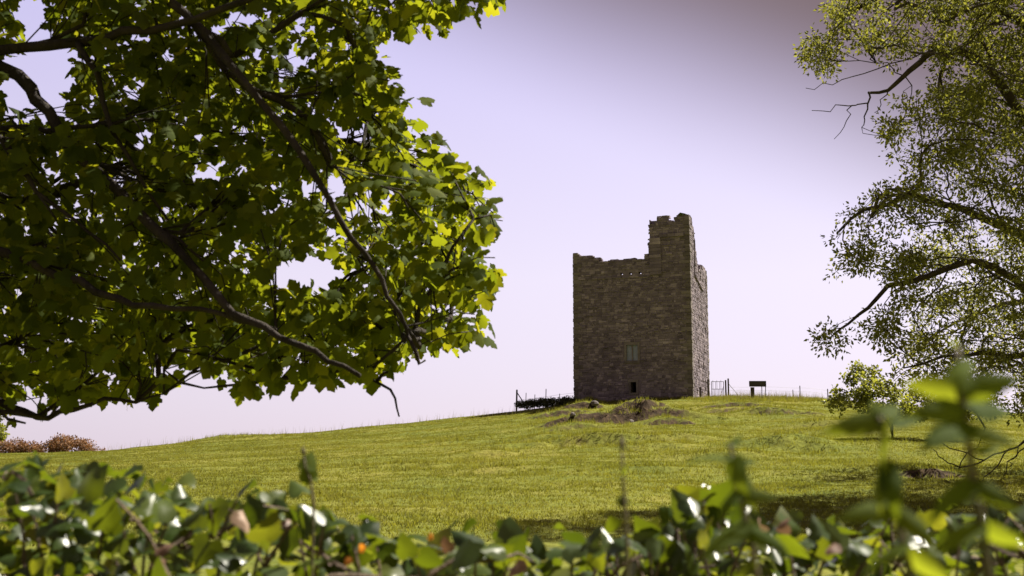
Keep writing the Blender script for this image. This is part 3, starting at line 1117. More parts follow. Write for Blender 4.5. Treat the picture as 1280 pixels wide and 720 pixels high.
def build_sycamore():
    r = np.random.default_rng(21)
    base = np.array((-5.4, 7.4, Hs(-5.4, 7.4) - 0.1))
    T = empty('sycamore_tree', (base[0], base[1], base[2] + 0.1))
    prop(T, 'sycamore tree whose leafy dark limbs overhang the field opposite the tower', 'tree')
    sk = Skeleton(0.0036, 2.35)
    tz = [0, 0.6, 1.5, 2.5, 3.4, 4.2, 5.2, 6.4, 7.8, 9.2]
    tp = [base + np.array((0.05 * math.sin(z * 1.3), 0.05 * math.cos(z * 1.1), z)) for z in tz]
    _, tip = sk.limb(tp, [0.36, 0.30, 0.27, 0.25, 0.235, 0.22, 0.19, 0.15, 0.10, 0.05])
    L = {
        'A': (5, [(-260, 120, 7.2), (-90, 78, 7.0), (0, 63, 6.9), (60, 57, 6.8), (130, 50, 6.7), (190, 38, 6.6), (245, 24, 6.4), (310, 0, 6.2), (400, -50, 6.0), (480, -110, 5.9)], 0.036, 0.010),
        'B': (5, [(-300, -40, 7.6), (-120, 20, 7.5), (0, 84, 7.4), (40, 112, 7.3), (62, 140, 7.2), (85, 180, 7.1), (130, 222, 7.0), (175, 268, 6.9), (215, 305, 6.8), (255, 348, 6.7), (290, 392, 6.6), (330, 408, 6.5), (370, 430, 6.4), (410, 452, 6.3), (450, 470, 6.25)], 0.042, 0.010),
        'C': (4, [(-300, 210, 6.9), (-100, 280, 6.6), (0, 314, 6.4), (50, 334, 6.35), (100, 350, 6.3), (150, 374, 6.25), (190, 382, 6.2), (250, 386, 6.2), (300, 402, 6.2), (345, 412, 6.1)], 0.030, 0.008),
        'D': (7, [(-300, -330, 7.0), (-60, -210, 6.5), (120, -90, 6.2), (210, 0, 6.0), (255, 40, 5.9), (300, 95, 5.8), (350, 155, 5.75), (395, 222, 5.7), (425, 275, 5.7), (455, 315, 5.7), (478, 350, 5.7), (500, 392, 5.7), (510, 420, 5.7)], 0.030, 0.008),
        'E': (5, [(-300, 120, 8.2), (-100, 155, 8.0), (0, 162, 7.9), (60, 164, 7.8), (110, 158, 7.7), (165, 147, 7.6)], 0.026, 0.008),
        'F': (3, [(-300, 400, 6.9), (-120, 460, 6.6), (0, 502, 6.4), (30, 514, 6.35), (60, 523, 6.3), (92, 512, 6.3), (130, 498, 6.3), (170, 503, 6.25), (205, 492, 6.2)], 0.026, 0.006),
        'G': (4, [(-240, 20, 7.3), (-80, 110, 7.0), (0, 172, 6.8), (18, 205, 6.75), (45, 240, 6.7), (75, 262, 6.7), (110, 290, 6.65), (150, 325, 6.6)], 0.020, 0.006),
        'I': (6, [(-300, -250, 8.6), (0, -220, 8.6), (250, -190, 8.6), (450, -150, 8.5), (600, -80, 8.4)], 0.05, 0.012),
        'J': (5, [(-300, 300, 9.2), (0, 260, 9.2), (200, 200, 9.1), (380, 180, 9.0), (520, 230, 8.8)], 0.045, 0.010),
    }
    for k, (node, pts, ra, rb) in L.items():
        near = {'B': 0.9, 'G': 0.7, 'C': 0.45, 'E': 1.5, 'A': 0.6}.get(k, 0.0)
        P = [at(px, py, Y - near * min(1.0, i / 2.0)) for i, (px, py, Y) in enumerate(pts)]
        # smooth and densify
        Q, Rr = [], []
        for i in range(len(P) - 1):
            for q in (0, 0.5):
                Q.append(P[i] * (1 - q) + P[i + 1] * q + (r.normal(0, 0.012, 3) if q else 0))
        Q.append(P[-1])
        rr = np.linspace(ra, rb, len(Q)) * (1 + r.normal(0, 0.05, len(Q)))
        sk.limb(Q, rr, parent=node)
    H_ = [(100, 62, 6.1), (122, 92, 6.05), (128, 125, 6.05), (140, 165, 6.0), (160, 195, 6.0), (185, 240, 6.0), (210, 275, 6.0)]
    P = [at(*p) for p in H_]
    sk.limb(P, np.linspace(0.018, 0.007, len(P)), parent=sk.nearest(P[0]))
    # bare twig that hangs below the leaves
    for tw_pts in ([(455, 470, 6.25), (472, 478, 6.25), (488, 487, 6.25), (494, 498, 6.25), (496, 510, 6.25), (499, 521, 6.25)], [(488, 487, 6.25), (496, 484, 6.25), (504, 486, 6.25), (503, 478, 6.25)],
                   [(470, 478, 6.25), (480, 466, 6.25), (492, 464, 6.25)], [(0, 514, 6.0), (10, 524, 6.0), (32, 529, 6.0)], [(205, 462, 6.2), (225, 478, 6.2), (255, 485, 6.2)],
                   [(350, 475, 6.3), (380, 468, 6.3), (395, 455, 6.3)], [(520, 440, 5.7), (524, 455, 5.7), (532, 450, 5.7)]):
        P = [at(*p) for p in tw_pts]
        sk.limb(P, np.linspace(0.011, 0.005, len(P)), parent=sk.nearest(P[0]))
    poly = [(-260, -420), (640, -420), (640, -60), (622, -5), (612, 12), (575, 0), (545, 32), (520, 26), (475, 42), (455, 62), (488, 95), (502, 125), (535, 175), (558, 205), (605, 224), (636, 245), (636, 275), (626, 300),
            (622, 330), (630, 358), (596, 378), (602, 408), (570, 428), (562, 446), (530, 436), (500, 446), (478, 468), (440, 458), (400, 462), (360, 458), (322, 480), (290, 458), (232, 456), (205, 446), (192, 488), (160, 494),
            (118, 482), (60, 496), (0, 508), (-260, 500)]
    holes = [(55, 85, 34, 55), (62, 130, 20, 25), (150, 215, 14, 26), (178, 168, 14, 11), (165, 118, 12, 11), (302, 18, 26, 10), (385, 335, 42, 16), (350, 345, 22, 14), (445, 168, 26, 10), (420, 225, 16, 10), (265, 215, 16, 12),
             (90, 235, 20, 10), (10, 115, 12, 16), (40, 12, 30, 10), (215, 462, 26, 8), (130, 465, 20, 8), (385, 232, 10, 10), (300, 305, 12, 7), (20, 480, 14, 7)]
    n = 15000
    px = r.uniform(-260, 645, n)
    py = r.uniform(-420, 510, n)
    ok = in_poly(px, py, poly)
    for cx, cy, rx, ry in holes:
        ok &= ((px - cx) / (rx + 6)) ** 2 + ((py - cy) / (ry + 6)) ** 2 > 1
    # patchy crown; the unseen part above and left is thinned to let sun in
    thin = fbm(px, py, 170.0, 33, 2)
    ok &= r.uniform(-1.1, 0.9, n) < thin + 0.55 + 0.25 * (px < 330) - 0.85 * ((py < -40) | (px < -60))
    px, py = px[ok][:3900], py[ok][:3900]
    layer = r.random(len(px))
    Y = np.where(layer < 0.22, r.uniform(5.9, 6.6, len(px)), r.uniform(6.6, 10.5, len(px)))
    tg = at_many(px, py, Y)
    sk.grow(tg, 0.16, 0.10, r, droop=0.12, start=4)
    tree_wood(sk, T, M['bark'], 0.0125)
    # leaves
    shapes = [leaf_shape(SYC_HALF, (0, 0.28), c, f) for c, f in ((0.25, 0.15), (0.45, 0.05), (0.15, 0.35), (0.6, 0.2))]
    low = [leaf_shape(SYC_HALF, (0, 0.28), c, f, None) for c, f in ((0.25, 0.15), (0.45, 0.05), (0.15, 0.35), (0.6, 0.2))]
    k = r.integers(4, 8, len(tg))
    idx = np.repeat(np.arange(len(tg)), k)
    n = len(idx)
    dirs = unit(r, n)
    pos = tg[idx] + dirs * r.uniform(0.02, 0.15, n)[:, None] * np.array((1, 1, 0.8))
    tip = dirs * 0.9 + np.array((0.15, -0.25, -0.75)) + r.normal(0, 0.30, (n, 3))
    nrm = np.array((0, -0.25, 0.9)) + r.normal(0, 0.55, (n, 3))
    size = r.uniform(0.054, 0.098, n)
    R = frame(tip, nrm)
    cpx, cpy, dep = to_px(pos + tip / np.linalg.norm(tip, axis=1, keepdims=True) * size[:, None] * 0.4)
    keep = ~((cpx > 620) & (cpy > 30))
    for cx, cy, rx, ry in holes:
        keep &= ((cpx - cx) / rx) ** 2 + ((cpy - cy) / ry) ** 2 > 0.75
    pos, tip, R, size, cpx, cpy, dep = [a[keep] for a in (pos, tip, R, size, cpx, cpy, dep)]
    which = r.integers(0, len(shapes), len(pos))
    inside = (cpx > 5) & (cpx < 660) & (cpy > 5) & (cpy < 530)
    score = np.where(inside, size / dep, 0)
    order = np.argsort(-score)
    near = np.zeros(len(pos), bool)
    near[order[:300]] = True
    leaf_objects('leaf', shapes, which[near], pos[near], R[near], size[near], M['sycamore'], T, T.location)
    leaf_stuff('leaves', low, which[~near], pos[~near], R[~near], size[~near], M['sycamore'], T)
    print('sycamore leaves', len(pos))


build_sycamore()

SMALL = (np.array([(0, 0, 0), (0.5, 0.45, -0.12), (0, 1, -0.05), (-0.5, 0.45, -0.12), (0, 0.5, 0.03)], float), np.array([(0, 1, 4), (1, 2, 4), (2, 3, 4), (3, 0, 4)]))
SLIM = (SMALL[0] * np.array((0.5, 1, 1)), SMALL[1])


def foliage(centres, per, spread, size, r, mat, name, T, shape=SLIM, up=0.5):
    idx = np.repeat(np.arange(len(centres)), per)
    n = len(idx)
    d = unit(r, n)
    rad = spread * r.random(n) ** 0.6
    pos = centres[idx] + d * rad[:, None] * np.array((1, 1, 0.7))
    tip = d + np.array((0, 0, -0.25)) + r.normal(0, 0.4, (n, 3))
    nrm = np.array((0, -0.2, up)) + r.normal(0, 0.6, (n, 3))
    s = r.uniform(size[0], size[1], n)
    W, F = stamp(shape[0], shape[1], pos, frame(tip, nrm), s)
    return prop(obj(name, fast_mesh(name, W, F), mat, T), kind='stuff')


def build_ash():
    r = np.random.default_rng(5)
    KS = 1.06
    D = 31.0 * KS
    bx = 15.3 * KS
    at = lambda px, py, Y: globals()['at'](px, py, Y * KS)
    base = np.array((bx, D, Hs(bx, D)))
    T = empty('ash_tree', base)
    prop(T, 'tall feathery tree with arching boughs and bare hanging twigs beside the field', 'tree')
    sk = Skeleton(0.009, 2.4)
    tp = [base + KS * np.array(v) for v in ((0, 0, -0.3), (-0.05, 0, 0.8), (-0.15, 0.05, 2.0), (-0.1, 0.1, 3.4), (0.1, 0.1, 5.0), (0.15, 0.0, 7.0), (0.0, 0.1, 8.5), (-0.1, 0, 10.5), (0.1, 0, 12), (0.2, 0, 13.5))]
    sk.limb(tp, [0.46, 0.38, 0.33, 0.31, 0.29, 0.25, 0.21, 0.15, 0.09, 0.04])
    limbs = [
        (5, [(1345, 230, 30.5), (1290, 160, 30), (1240, 90, 29.5), (1200, 62, 29.2), (1165, 65, 29), (1150, 78, 29), (1130, 95, 29), (1110, 113, 29), (1085, 116, 29)], 0.15, 0.035),
        (6, [(1350, 110, 31), (1280, 30, 30.5), (1210, -10, 30), (1130, -15, 29.5), (1070, 10, 29.2)], 0.13, 0.03),
        (4, [(1330, 330, 31.5), (1270, 290, 31), (1200, 260, 30.5), (1140, 240, 30), (1080, 262, 29.8), (1048, 290, 29.6)], 0.14, 0.03),
        (4, [(1330, 400, 30.8), (1270, 350, 30.3), (1215, 325, 30), (1160, 345, 29.8), (1110, 357, 29.6), (1085, 385, 29.5), (1060, 405, 29.4), (1040, 420, 29.4)], 0.12, 0.02),
        (3, [(1330, 470, 30.5), (1280, 445, 30), (1230, 440, 29.6), (1180, 445, 29.4), (1130, 460, 29.3)], 0.10, 0.02),
        (5, [(1400, 260, 30), (1480, 200, 29), (1560, 170, 28.5), (1640, 200, 28)], 0.14, 0.03),
        (6, [(1390, 80, 32), (1470, 20, 33), (1560, 0, 34)], 0.13, 0.03),
        (4, [(1400, 380, 32), (1480, 340, 33), (1580, 350, 34)], 0.13, 0.03),
        (4, [(1340, 400, 33), (1300, 370, 36), (1250, 380, 38.5), (1200, 400, 40.5), (1150, 430, 42)], 0.12, 0.03),
        (7, [(1370, -40, 30.5), (1340, -90, 29.5), (1290, -130, 29)], 0.12, 0.03),
        (5, [(1350, 200, 32.5), (1300, 130, 34), (1240, 100, 35.5), (1190, 120, 36.5)], 0.13, 0.03),
    ]
    for node, pts, ra, rb in limbs:
        P = [at(*p) for p in pts]
        Q = []
        for i in range(len(P) - 1):
            Q += [P[i], (P[i] + P[i + 1]) / 2 + r.normal(0, 0.05, 3)]
        Q.append(P[-1])
        sk.limb(Q, np.linspace(ra, rb, len(Q)), parent=node)
    # bare twigs
    bare = [[(1085, 116, 29), (1083, 130, 29), (1080, 150, 29), (1078, 168, 29)], [(1084, 128, 29), (1060, 132, 29), (1040, 140, 29), (1016, 139, 29)], [(1066, 132, 29), (1056, 150, 29), (1044, 173, 29)],
            [(1110, 113, 29), (1100, 125, 29), (1094, 140, 29)], [(1165, 65, 29), (1130, 75, 29), (1080, 92, 29), (1040, 105, 29), (1008, 110, 29)], [(1130, 95, 29), (1110, 78, 29), (1060, 78, 29), (1030, 85, 29)],
            [(1330, 520, 28), (1290, 545, 27.5), (1262, 560, 27.2), (1230, 575, 27), (1200, 585, 26.8), (1180, 575, 26.7), (1165, 562, 26.6)], [(1262, 560, 27.2), (1240, 590, 27), (1222, 602, 27)],
            [(1230, 575, 27), (1200, 565, 26.8), (1175, 552, 26.6), (1158, 543, 26.6)], [(1290, 545, 27.5), (1268, 575, 27.3), (1262, 585, 27.3)], [(1280, 552, 27.4), (1258, 578, 27.2), (1255, 596, 27.2)],
            [(1200, 585, 26.8), (1215, 565, 26.8), (1235, 555, 26.8)]]
    for b in bare:
        P = [at(*p) for p in b]
        P = [p + r.normal(0, 0.02, 3) for p in P]
        Q = []
        for i in range(len(P) - 1):
            for q in (0, 0.33, 0.67):
                Q.append(P[i] * (1 - q) + P[i + 1] * q + (r.normal(0, 0.045, 3) if q else 0))
        P = Q + [P[-1]]
        k = sk.nearest(P[0])
        if b[0][0] == 1330: k = 3
        sk.limb(P, np.linspace(0.03 if b[0][0] in (1330, 1085) else 0.018, 0.008, len(P)), parent=k)
    # crown outline with clumps and gaps
    poly = [(1300, -150), (1150, -110), (1060, -40), (1032, 18), (1012, 50), (1003, 85), (1014, 100), (1040, 88), (1060, 70), (1090, 60), (1112, 82), (1128, 66), (1160, 60), (1172, 84), (1178, 110), (1150, 118), (1122, 122),
            (1108, 148), (1103, 168), (1112, 192), (1136, 200), (1142, 218), (1122, 234), (1086, 240), (1060, 262), (1040, 300), (1034, 340), (1062, 344), (1092, 330), (1108, 345), (1104, 385), (1076, 392), (1040, 384), (1024, 420), (1030, 440),
            (1070, 436), (1090, 428), (1112, 440), (1106, 462), (1120, 490), (1160, 505), (1220, 515), (1300, 525), (1420, 500), (1560, 460), (1680, 330), (1700, 120), (1600, -40), (1450, -150)]
    n = 6800
    px, py = r.uniform(1000, 1700, n), r.uniform(-160, 530, n)
    ok = in_poly(px, py, poly)
    thin = 1.5 * fbm(px, py, 62.0, 12, 3)
    low = np.clip((py - 380) / 150, 0, 1) * 0.2
    ok &= r.uniform(-1, 1, n) < thin - 0.05 - 0.16 * (py > 215) - low + 0.85 * ((px > 1170) & (py < 230))
    px, py = px[ok], py[ok]
    ctr = np.clip(1 - np.abs(px - 1400) / 420, 0.12, 1)
    Y = D - 0.6 + r.uniform(-1, 1, len(px)) * 6.5 * np.sqrt(ctr) - (px < 1180) * 0.8
    # extra low boughs reaching back over the field, added to cast the slope's shadow
    m = 900
    bx_, by_ = r.uniform(1140, 1480, m), r.uniform(290, 500, m)
    ok = in_poly(bx_, by_, poly) & (r.uniform(-1, 1, m) < 1.3 * fbm(bx_, by_, 60.0, 77, 2) + 0.1)
    px, py = np.concatenate([px, bx_[ok]]), np.concatenate([py, by_[ok]])
    Y = np.concatenate([Y, r.uniform(37.5, 44.0, ok.sum())])
    tg = at_many(px, py, Y)
    ok = tg[:, 2] > H(tg[:, 0], tg[:, 1]) + 0.9
    tg = tg[ok]
    sk.grow(tg, 0.30, 0.14, r, droop=0.08, start=3)
    tree_wood(sk, T, M['ash_bark'], 0.05)
    foliage(tg, 44, 0.40, (0.08, 0.155), r, M['ash'], 'leaves', T)
    print('ash clusters', len(tg))


build_ash()


def bush(name, label, cat, blobs, Y0, nclus, per, spread, size, matl, seed, group=None, shape=SLIM, stem=M['ash_bark'], depth=1.0, lean=0.0):
    """shrub from pixel blobs (cx, cy, rx, ry) standing at depth Y0"""
    r = np.random.default_rng(seed)
    cx = np.mean([b[0] for b in blobs])
    p0 = at(cx, 500, Y0)
    base = np.array((p0[0], Y0, Hs(p0[0], Y0)))
    T = empty(name, base)
    prop(T, label, cat, group)
    w = np.array([b[2] * b[3] for b in blobs], float)
    pick = r.choice(len(blobs), nclus, p=w / w.sum())
    B = np.array(blobs, float)[pick]
    a = r.uniform(0, 2 * pi, nclus)
    q = np.sqrt(r.random(nclus))
    px, py = B[:, 0] + B[:, 2] * q * np.cos(a), B[:, 1] + B[:, 3] * q * np.sin(a)
    rx = B[:, 2] / FPX * Y0
    Y = Y0 + r.uniform(-1, 1, nclus) * rx * depth * np.sqrt(1 - q * q + 0.05)
    tg = at_many(px, py, Y)
    tg = tg[tg[:, 2] > H(tg[:, 0], tg[:, 1]) + 0.05]
    sk = Skeleton(0.008, 2.2)
    sk.limb([base + np.array((0, 0, -0.15)), base + np.array((0.02, 0, 0.15)), base + np.array((0, 0.02, 0.35))], [0.06, 0.05, 0.04])
    sk.grow(tg, 0.25, 0.10, r, start=0)
    tree_wood(sk, T, stem, 0.045, ('stem', 'stem', 'twigs'))
    foliage(tg, per, spread, size, r, matl, 'leaves', T, shape)
    return T


bush('leafy_shrub', 'pale green leafy shrub on the slope below the tall feathery tree', 'shrub', [(1084, 486, 38, 24), (1060, 502, 24, 14), (1105, 498, 40, 20), (1150, 503, 44, 20), (1078, 470, 18, 12), (1200, 505, 40, 18)], 56.0, 150, 40, 0.34, (0.09, 0.17), M['bush'], 41, shape=SMALL)
bush('rusty_shrub', 'rounded rust brown shrub on the far slope, tallest of its row', 'shrub', [(88, 559, 26, 12), (78, 553, 14, 8), (102, 558, 16, 8), (58, 562, 18, 8)], 96.0, 190, 30, 0.30, (0.10, 0.22), M['gorse'], 51, 'rusty shrubs along the far slope')
bush('rusty_shrub', 'low rust brown shrub on the far slope with spiky top twigs', 'shrub', [(22, 560, 16, 10), (36, 562, 18, 9), (10, 561, 12, 8)], 97.0, 130, 30, 0.28, (0.10, 0.22), M['gorse'], 52, 'rusty shrubs along the far slope')
bush('rusty_shrub', 'rust brown shrub at the edge of the row on the far slope', 'shrub', [(-14, 558, 22, 12), (-30, 560, 20, 12)], 97.5, 90, 30, 0.30, (0.10, 0.22), M['gorse'], 53, 'rusty shrubs along the far slope')
bush('rusty_shrub', 'flat greyish brown end of the shrub row sloping into grass', 'shrub', [(122, 564, 14, 4), (108, 563, 10, 5)], 95.0, 50, 24, 0.22, (0.08, 0.16), M['gorse'], 54, 'rusty shrubs along the far slope')
bush('distant_tree', 'pale green tree rising behind the rust brown shrubs', 'tree', [(-14, 530, 22, 18), (-20, 548, 24, 14), (-2, 540, 8, 10)], 108.0, 90, 40, 0.45, (0.14, 0.26), M['bush'], 55, shape=SMALL)
bush('undergrowth', 'dark low bramble growth along the fence beside the tower', 'undergrowth', [(690, 503, 30, 4.5), (660, 505, 16, 3.5), (712, 502, 12, 5)], 93.5, 280, 34, 0.20, (0.07, 0.15), M['bramble'], 61, depth=0.35)

# ------------------------------------------------------------------ fences, gate, sign
def post(name, px, py_top, Y, w, parent, mat, lean=0.0):
    x = at(px, 500, Y)[0]
    g = Hs(x, Y)
    zt = at(px, py_top, Y)[2]
    b = MB()
    b.tube([(x, Y, g - 0.3), (x + lean * 0.5, Y, (g + zt) / 2), (x + lean, Y, zt - 0.03), (x + lean, Y, zt)], [w, w, w * 0.98, w * 0.6], 6)
    b.build(name, mat, parent)
    return x, g, zt


def build_fences():
    # left of the tower
    Y = 95.0
    x0 = at(645, 500, Y)[0]
    F = empty('wire_fence', (x0, Y, Hs(x0, Y)))
    prop(F, 'wire fence with leaning end post on the slope below the tower front corner', 'fence')
    ps = []
    for px, top, w in ((645.5, 487, 0.075), (657, 491, 0.03), (668, 493, 0.03), (682, 486, 0.035), (699, 492, 0.03)):
        ps.append(post('post', px, top, Y, w, F, M['wood'], 0.04))
    b = MB()
    b.tube([(ps[0][0] + 0.03, Y, ps[0][2] - 0.2), (ps[0][0] + 1.0, Y, Hs(ps[0][0] + 1.0, Y) - 0.1)], 0.04, 5)
    b.build('brace', M['wood'], F)
    for q in (0.25, 0.5, 0.72, 0.92):
        b = MB()
        pts = [(x, Y - 0.04, g + 0.95 * q) for x, g, t in ps]
        pts.append((at(719, 500, Y)[0], Y - 0.04, Hs(at(719, 500, Y)[0], Y) + 0.95 * q))
        b.tube(pts, 0.008, 3)
        b.build('wire', M['wire'], F)
    # gate beside the tower
    Y = 95.5
    xa, ga, za = post_thing = (at(889, 500, Y)[0], 0, 0)
    G = empty('iron_gate', (xa, Y, Hs(xa, Y)))
    prop(G, 'dark iron field gate with upright bars beside the sunlit tower wall', 'gate')
    xb = at(906, 500, Y)[0]
    g = Hs((xa + xb) / 2, Y)
    ztop = at(897, 477, Y)[2]
    for z in (ztop, g + 0.55 * (ztop - g), g + 0.10):
        b = MB()
        b.tube([(xa + 0.05, Y, z), (xb - 0.05, Y, z)], 0.022, 5)
        b.build('rail', M['iron'], G)
    for i in range(10):
        q = i / 9
        x = xa + 0.06 + (xb - xa - 0.12) * q
        tall = ztop + (0.10 if i % 3 == 1 else 0.0) if i % 3 != 2 else g + 0.55 * (ztop - g)
        b = MB()
        b.tube([(x, Y + 0.001 * i, g + 0.06), (x, Y + 0.001 * i, tall)], 0.015 if 0 < i < 9 else 0.026, 5)
        b.build('bar', M['iron'], G)
    b = MB()
    b.tube([(xb - 0.35, Y, g + 0.1), (xb - 0.08, Y, g + 0.9)], 0.015, 5)
    b.build('brace', M['iron'], G)
    # the fence from the gate along the crest
    Y = 95.6
    x0 = at(886.5, 500, Y)[0]
    F = empty('wire_fence', (x0, Y, Hs(x0, Y)))
    prop(F, 'wire fence with stout gateposts running along the crest past the sign', 'fence')
    ps = []
    for px, top, w, mt in ((885.6, 474, 0.07, 'wood'), (907.6, 475, 0.065, 'wood'), (910.9, 473, 0.065, 'wood'), (991.5, 487, 0.03, 'iron'), (1000.4, 482, 0.035, 'iron'), (1035, 486, 0.04, 'wood'), (1068, 484, 0.04, 'wood')):
        ps.append(post('post', px, top, Y, w, F, M[mt], 0.0))
    x1, g1, z1 = ps[2]
    b = MB()
    b.tube([(x1 + 0.05, Y, z1 - 0.45), (x1 + 0.95, Y, Hs(x1 + 0.95, Y) - 0.05)], 0.02, 4)
    b.build('stay', M['iron'], F)
    for q in (0.3, 0.6, 0.9):
        b = MB()
        pts = []
        for a, c in zip(ps[2:-1], ps[3:]):
            for s in np.linspace(0, 1, 6, endpoint=False):
                x = a[0] + (c[0] - a[0]) * s
                pts.append((x, Y - 0.05, Hs(x, Y) + 0.92 * q))
        b.tube(pts, 0.007, 3)
        b.build('wire', M['wire'], F)
    # information board
    Y = 91.0
    xl, xr = at(936.5, 480, Y)[0], at(957.5, 480, Y)[0]
    S = empty('information_board', ((xl + xr) / 2, Y, Hs((xl + xr) / 2, Y)))
    prop(S, 'dark rectangular notice board on short legs on the crest', 'sign')
    zt, zb_ = at(945, 476.3, Y)[2], at(945, 483.2, Y)[2]
    b = MB()
    b.box(((xl + xr) / 2, Y, (zt + zb_) / 2), (xr - xl - 0.08, 0.04, zt - zb_ - 0.08))
    b.build('panel', M['board'], S)
    for (c, s) in ((((xl + xr) / 2, Y - 0.01, zt - 0.02), (xr - xl, 0.09, 0.05)), (((xl + xr) / 2, Y - 0.01, zb_ + 0.02), (xr - xl, 0.09, 0.05)),
                   ((xl + 0.02, Y - 0.01, (zt + zb_) / 2), (0.05, 0.085, zt - zb_ - 0.09)), ((xr - 0.02, Y - 0.01, (zt + zb_) / 2), (0.05, 0.085, zt - zb_ - 0.09))):
        b = MB()
        b.box(c, s)
        b.build('frame_rail', M['wood'], S)
    xa = at(940.5, 480, Y)[0]
    b = MB()
    b.box((xa, Y + 0.05, (zb_ + Hs(xa, Y)) / 2 - 0.1), (0.28, 0.06, zb_ - Hs(xa, Y) + 0.1), 0)
    b.build('back_post', M['wood'], S)
    for px in (952.2, 956.8):
        x = at(px, 480, Y)[0]
        b = MB()
        b.tube([(x, Y + 0.03, Hs(x, Y) - 0.2), (x, Y + 0.03, zb_ + 0.1)], 0.03, 6)
        b.build('leg', M['wood'], S)


build_fences()

# stones lying on the dug slope
for px, py, s, lab in ((743, 506, 0.42, 'pale grey boulder on top of the bare earth bank'), (788, 528, 0.30, 'pale stone in the dark earth scar below the tower'), (716, 522, 0.26, 'small stone at the foot of the bare earth bank')):
    gx, gy = ground_hit(px, py, H)
    gz = Hs(gx, gy)
    b = MB()
    n0 = 8
    V, F = [], []
    for i, (zz, rr) in enumerate(((-0.35, 0.8), (0.0, 1.0), (0.35, 0.8), (0.55, 0.35))):
        for k in range(n0):
            a = 2 * pi * k / n0
            q = s * rr * random.uniform(0.8, 1.15) * 0.6
            V.append((gx + q * 1.2 * cos(a), gy + q * sin(a), gz + zz * s * random.uniform(0.85, 1.1)))
    for l in range(3):
        for k in range(n0):
            F.append((l * n0 + k, l * n0 + (k + 1) % n0, (l + 1) * n0 + (k + 1) % n0, (l + 1) * n0 + k))
    F.append(tuple(range(3 * n0, 4 * n0)))
    b.add(V, F)
    prop(b.build('boulder', M['dressed']), lab, 'stone')


# ------------------------------------------------------------------ grass
def blades(X, Y, per, hmin, hmax, wid, r, spread, lean=0.5):
    n = len(X) * per
    x = np.repeat(X, per) + r.normal(0, spread, n)
    y = np.repeat(Y, per) + r.normal(0, spread, n)
    z = np.repeat(H(X, Y), per) - 0.01
    hh = r.uniform(hmin, hmax, n)
    a = r.uniform(0, 2 * pi, n)
    la = r.uniform(0, 2 * pi, n)
    ln = hh * r.uniform(0.1, lean, n)
    w = wid * r.uniform(0.6, 1.4, n)
    A = np.stack([x - w * np.cos(a), y - w * np.sin(a), z], 1)
    B = np.stack([x + w * np.cos(a), y + w * np.sin(a), z], 1)
    C = np.stack([x + ln * np.cos(la), y + ln * np.sin(la), z + hh], 1)
    return np.stack([A, B, C], 1).reshape(-1, 3), np.arange(3 * n).reshape(-1, 3)


def build_grass():
    r = np.random.default_rng(3)
    n = 215000
    y = 24 + (101 - 24) * r.random(n) ** 0.85
    x = (r.random(n) * 2 - 1) * (0.46 * y + 3)
    soil = scarps(x, y)[1]
    d = fbm(x, y, 7.0, 71, 3)
    ok = soil < 0.35 + 0.25 * r.random(n)
    # keep clear of the tower's inside
    q = np.stack([x - O0[0], y - O0[1]], 1)
    u, v = q @ UX[:2], q @ VX[:2]
    ok &= ~((u > 0) & (u < TW) & (v > 0) & (v < TD))
    x, y, d = x[ok], y[ok], d[ok]
    lush = d > 0.25
    V1, F1 = blades(x[~lush], y[~lush], 5, 0.03, 0.085, 0.012, r, 0.08, 1.0)
    V2, F2 = blades(x[lush], y[lush], 6, 0.05, 0.12, 0.012, r, 0.08, 0.9)
    o = obj('grass', fast_mesh('grass', np.vstack([V1, V2]), np.vstack([F1, F2 + len(V1)])), M['blade'])
    prop(o, 'short sunlit meadow grass covering the hillside', 'grass', kind='stuff')
    # rank tussocks on and under the banks, at the tower foot and on the crest
    X, Yy = [], []
    for gx, gy, w, hg, sk_, so in SC:
        k = int(16 * w)
        dx = r.normal(0, w * 0.75, k)
        X.append(gx + dx)
        Yy.append(gy + sk_ * dx + r.choice([-0.65, 0.55, 0.9], k) + r.normal(0, 0.25, k))
    k = 420
    uu = r.uniform(-1.5, TW + 0.5, k)
    vv = -r.exponential(0.5, k) - 0.1
    X.append(O0[0] + UX[0] * uu + VX[0] * vv)
    Yy.append(O0[1] + UX[1] * uu + VX[1] * vv)
    k = 900
    px = r.uniform(880, 1060, k)
    yy = r.uniform(87, 97, k)
    X.append((px - 640) / FPX * yy * 0.99)
    Yy.append(yy)
    X, Yy = np.concatenate(X), np.concatenate(Yy)
    V, F = blades(X, Yy, 10, 0.10, 0.30, 0.014, r, 0.10, 0.6)
    prop(obj('tall_grass', fast_mesh('tall_grass', V, F), M['blade']), 'rank tussocks of taller grass on the banks and crest', 'grass', kind='stuff')
    k = 420
    px = np.concatenate([r.normal(955, 40, k), r.uniform(880, 1060, 200), r.uniform(130, 700, 320)])
    yy = np.concatenate([r.uniform(88, 94, k), r.uniform(88, 96, 200), r.uniform(84, 98, 320)])
    V, F = blades((px - 640) / FPX * yy * 0.99, yy, 2, 0.35, 0.75, 0.008, r, 0.05, 0.35)
    prop(obj('seed_stalks', fast_mesh('seed_stalks', V, F), M['straw']), 'thin straw coloured seed stalks along the crest', 'grass', kind='stuff')


build_grass()

# ------------------------------------------------------------------ boundary wall with ivy
HX = np.array([-300, 0, 60, 110, 160, 215, 260, 330, 380, 430, 500, 560, 620, 700, 760, 820, 860, 905, 950, 1000, 1060, 1130, 1200, 1280, 1600], float)
HY = np.array([586, 584, 588, 600, 622, 630, 628, 636, 650, 672, 692, 694, 696, 698, 692, 682, 662, 650, 658, 672, 674, 668, 662, 656, 640], float)
WY = 1.85


def hedge_z(x):
    px = 640 + FPX * x / WY
    py = np.interp(px, HX, HY) + 6
    return at_many(np.atleast_1d(px), np.atleast_1d(py), np.full(np.atleast_1d(px).shape, WY))[:, 2]


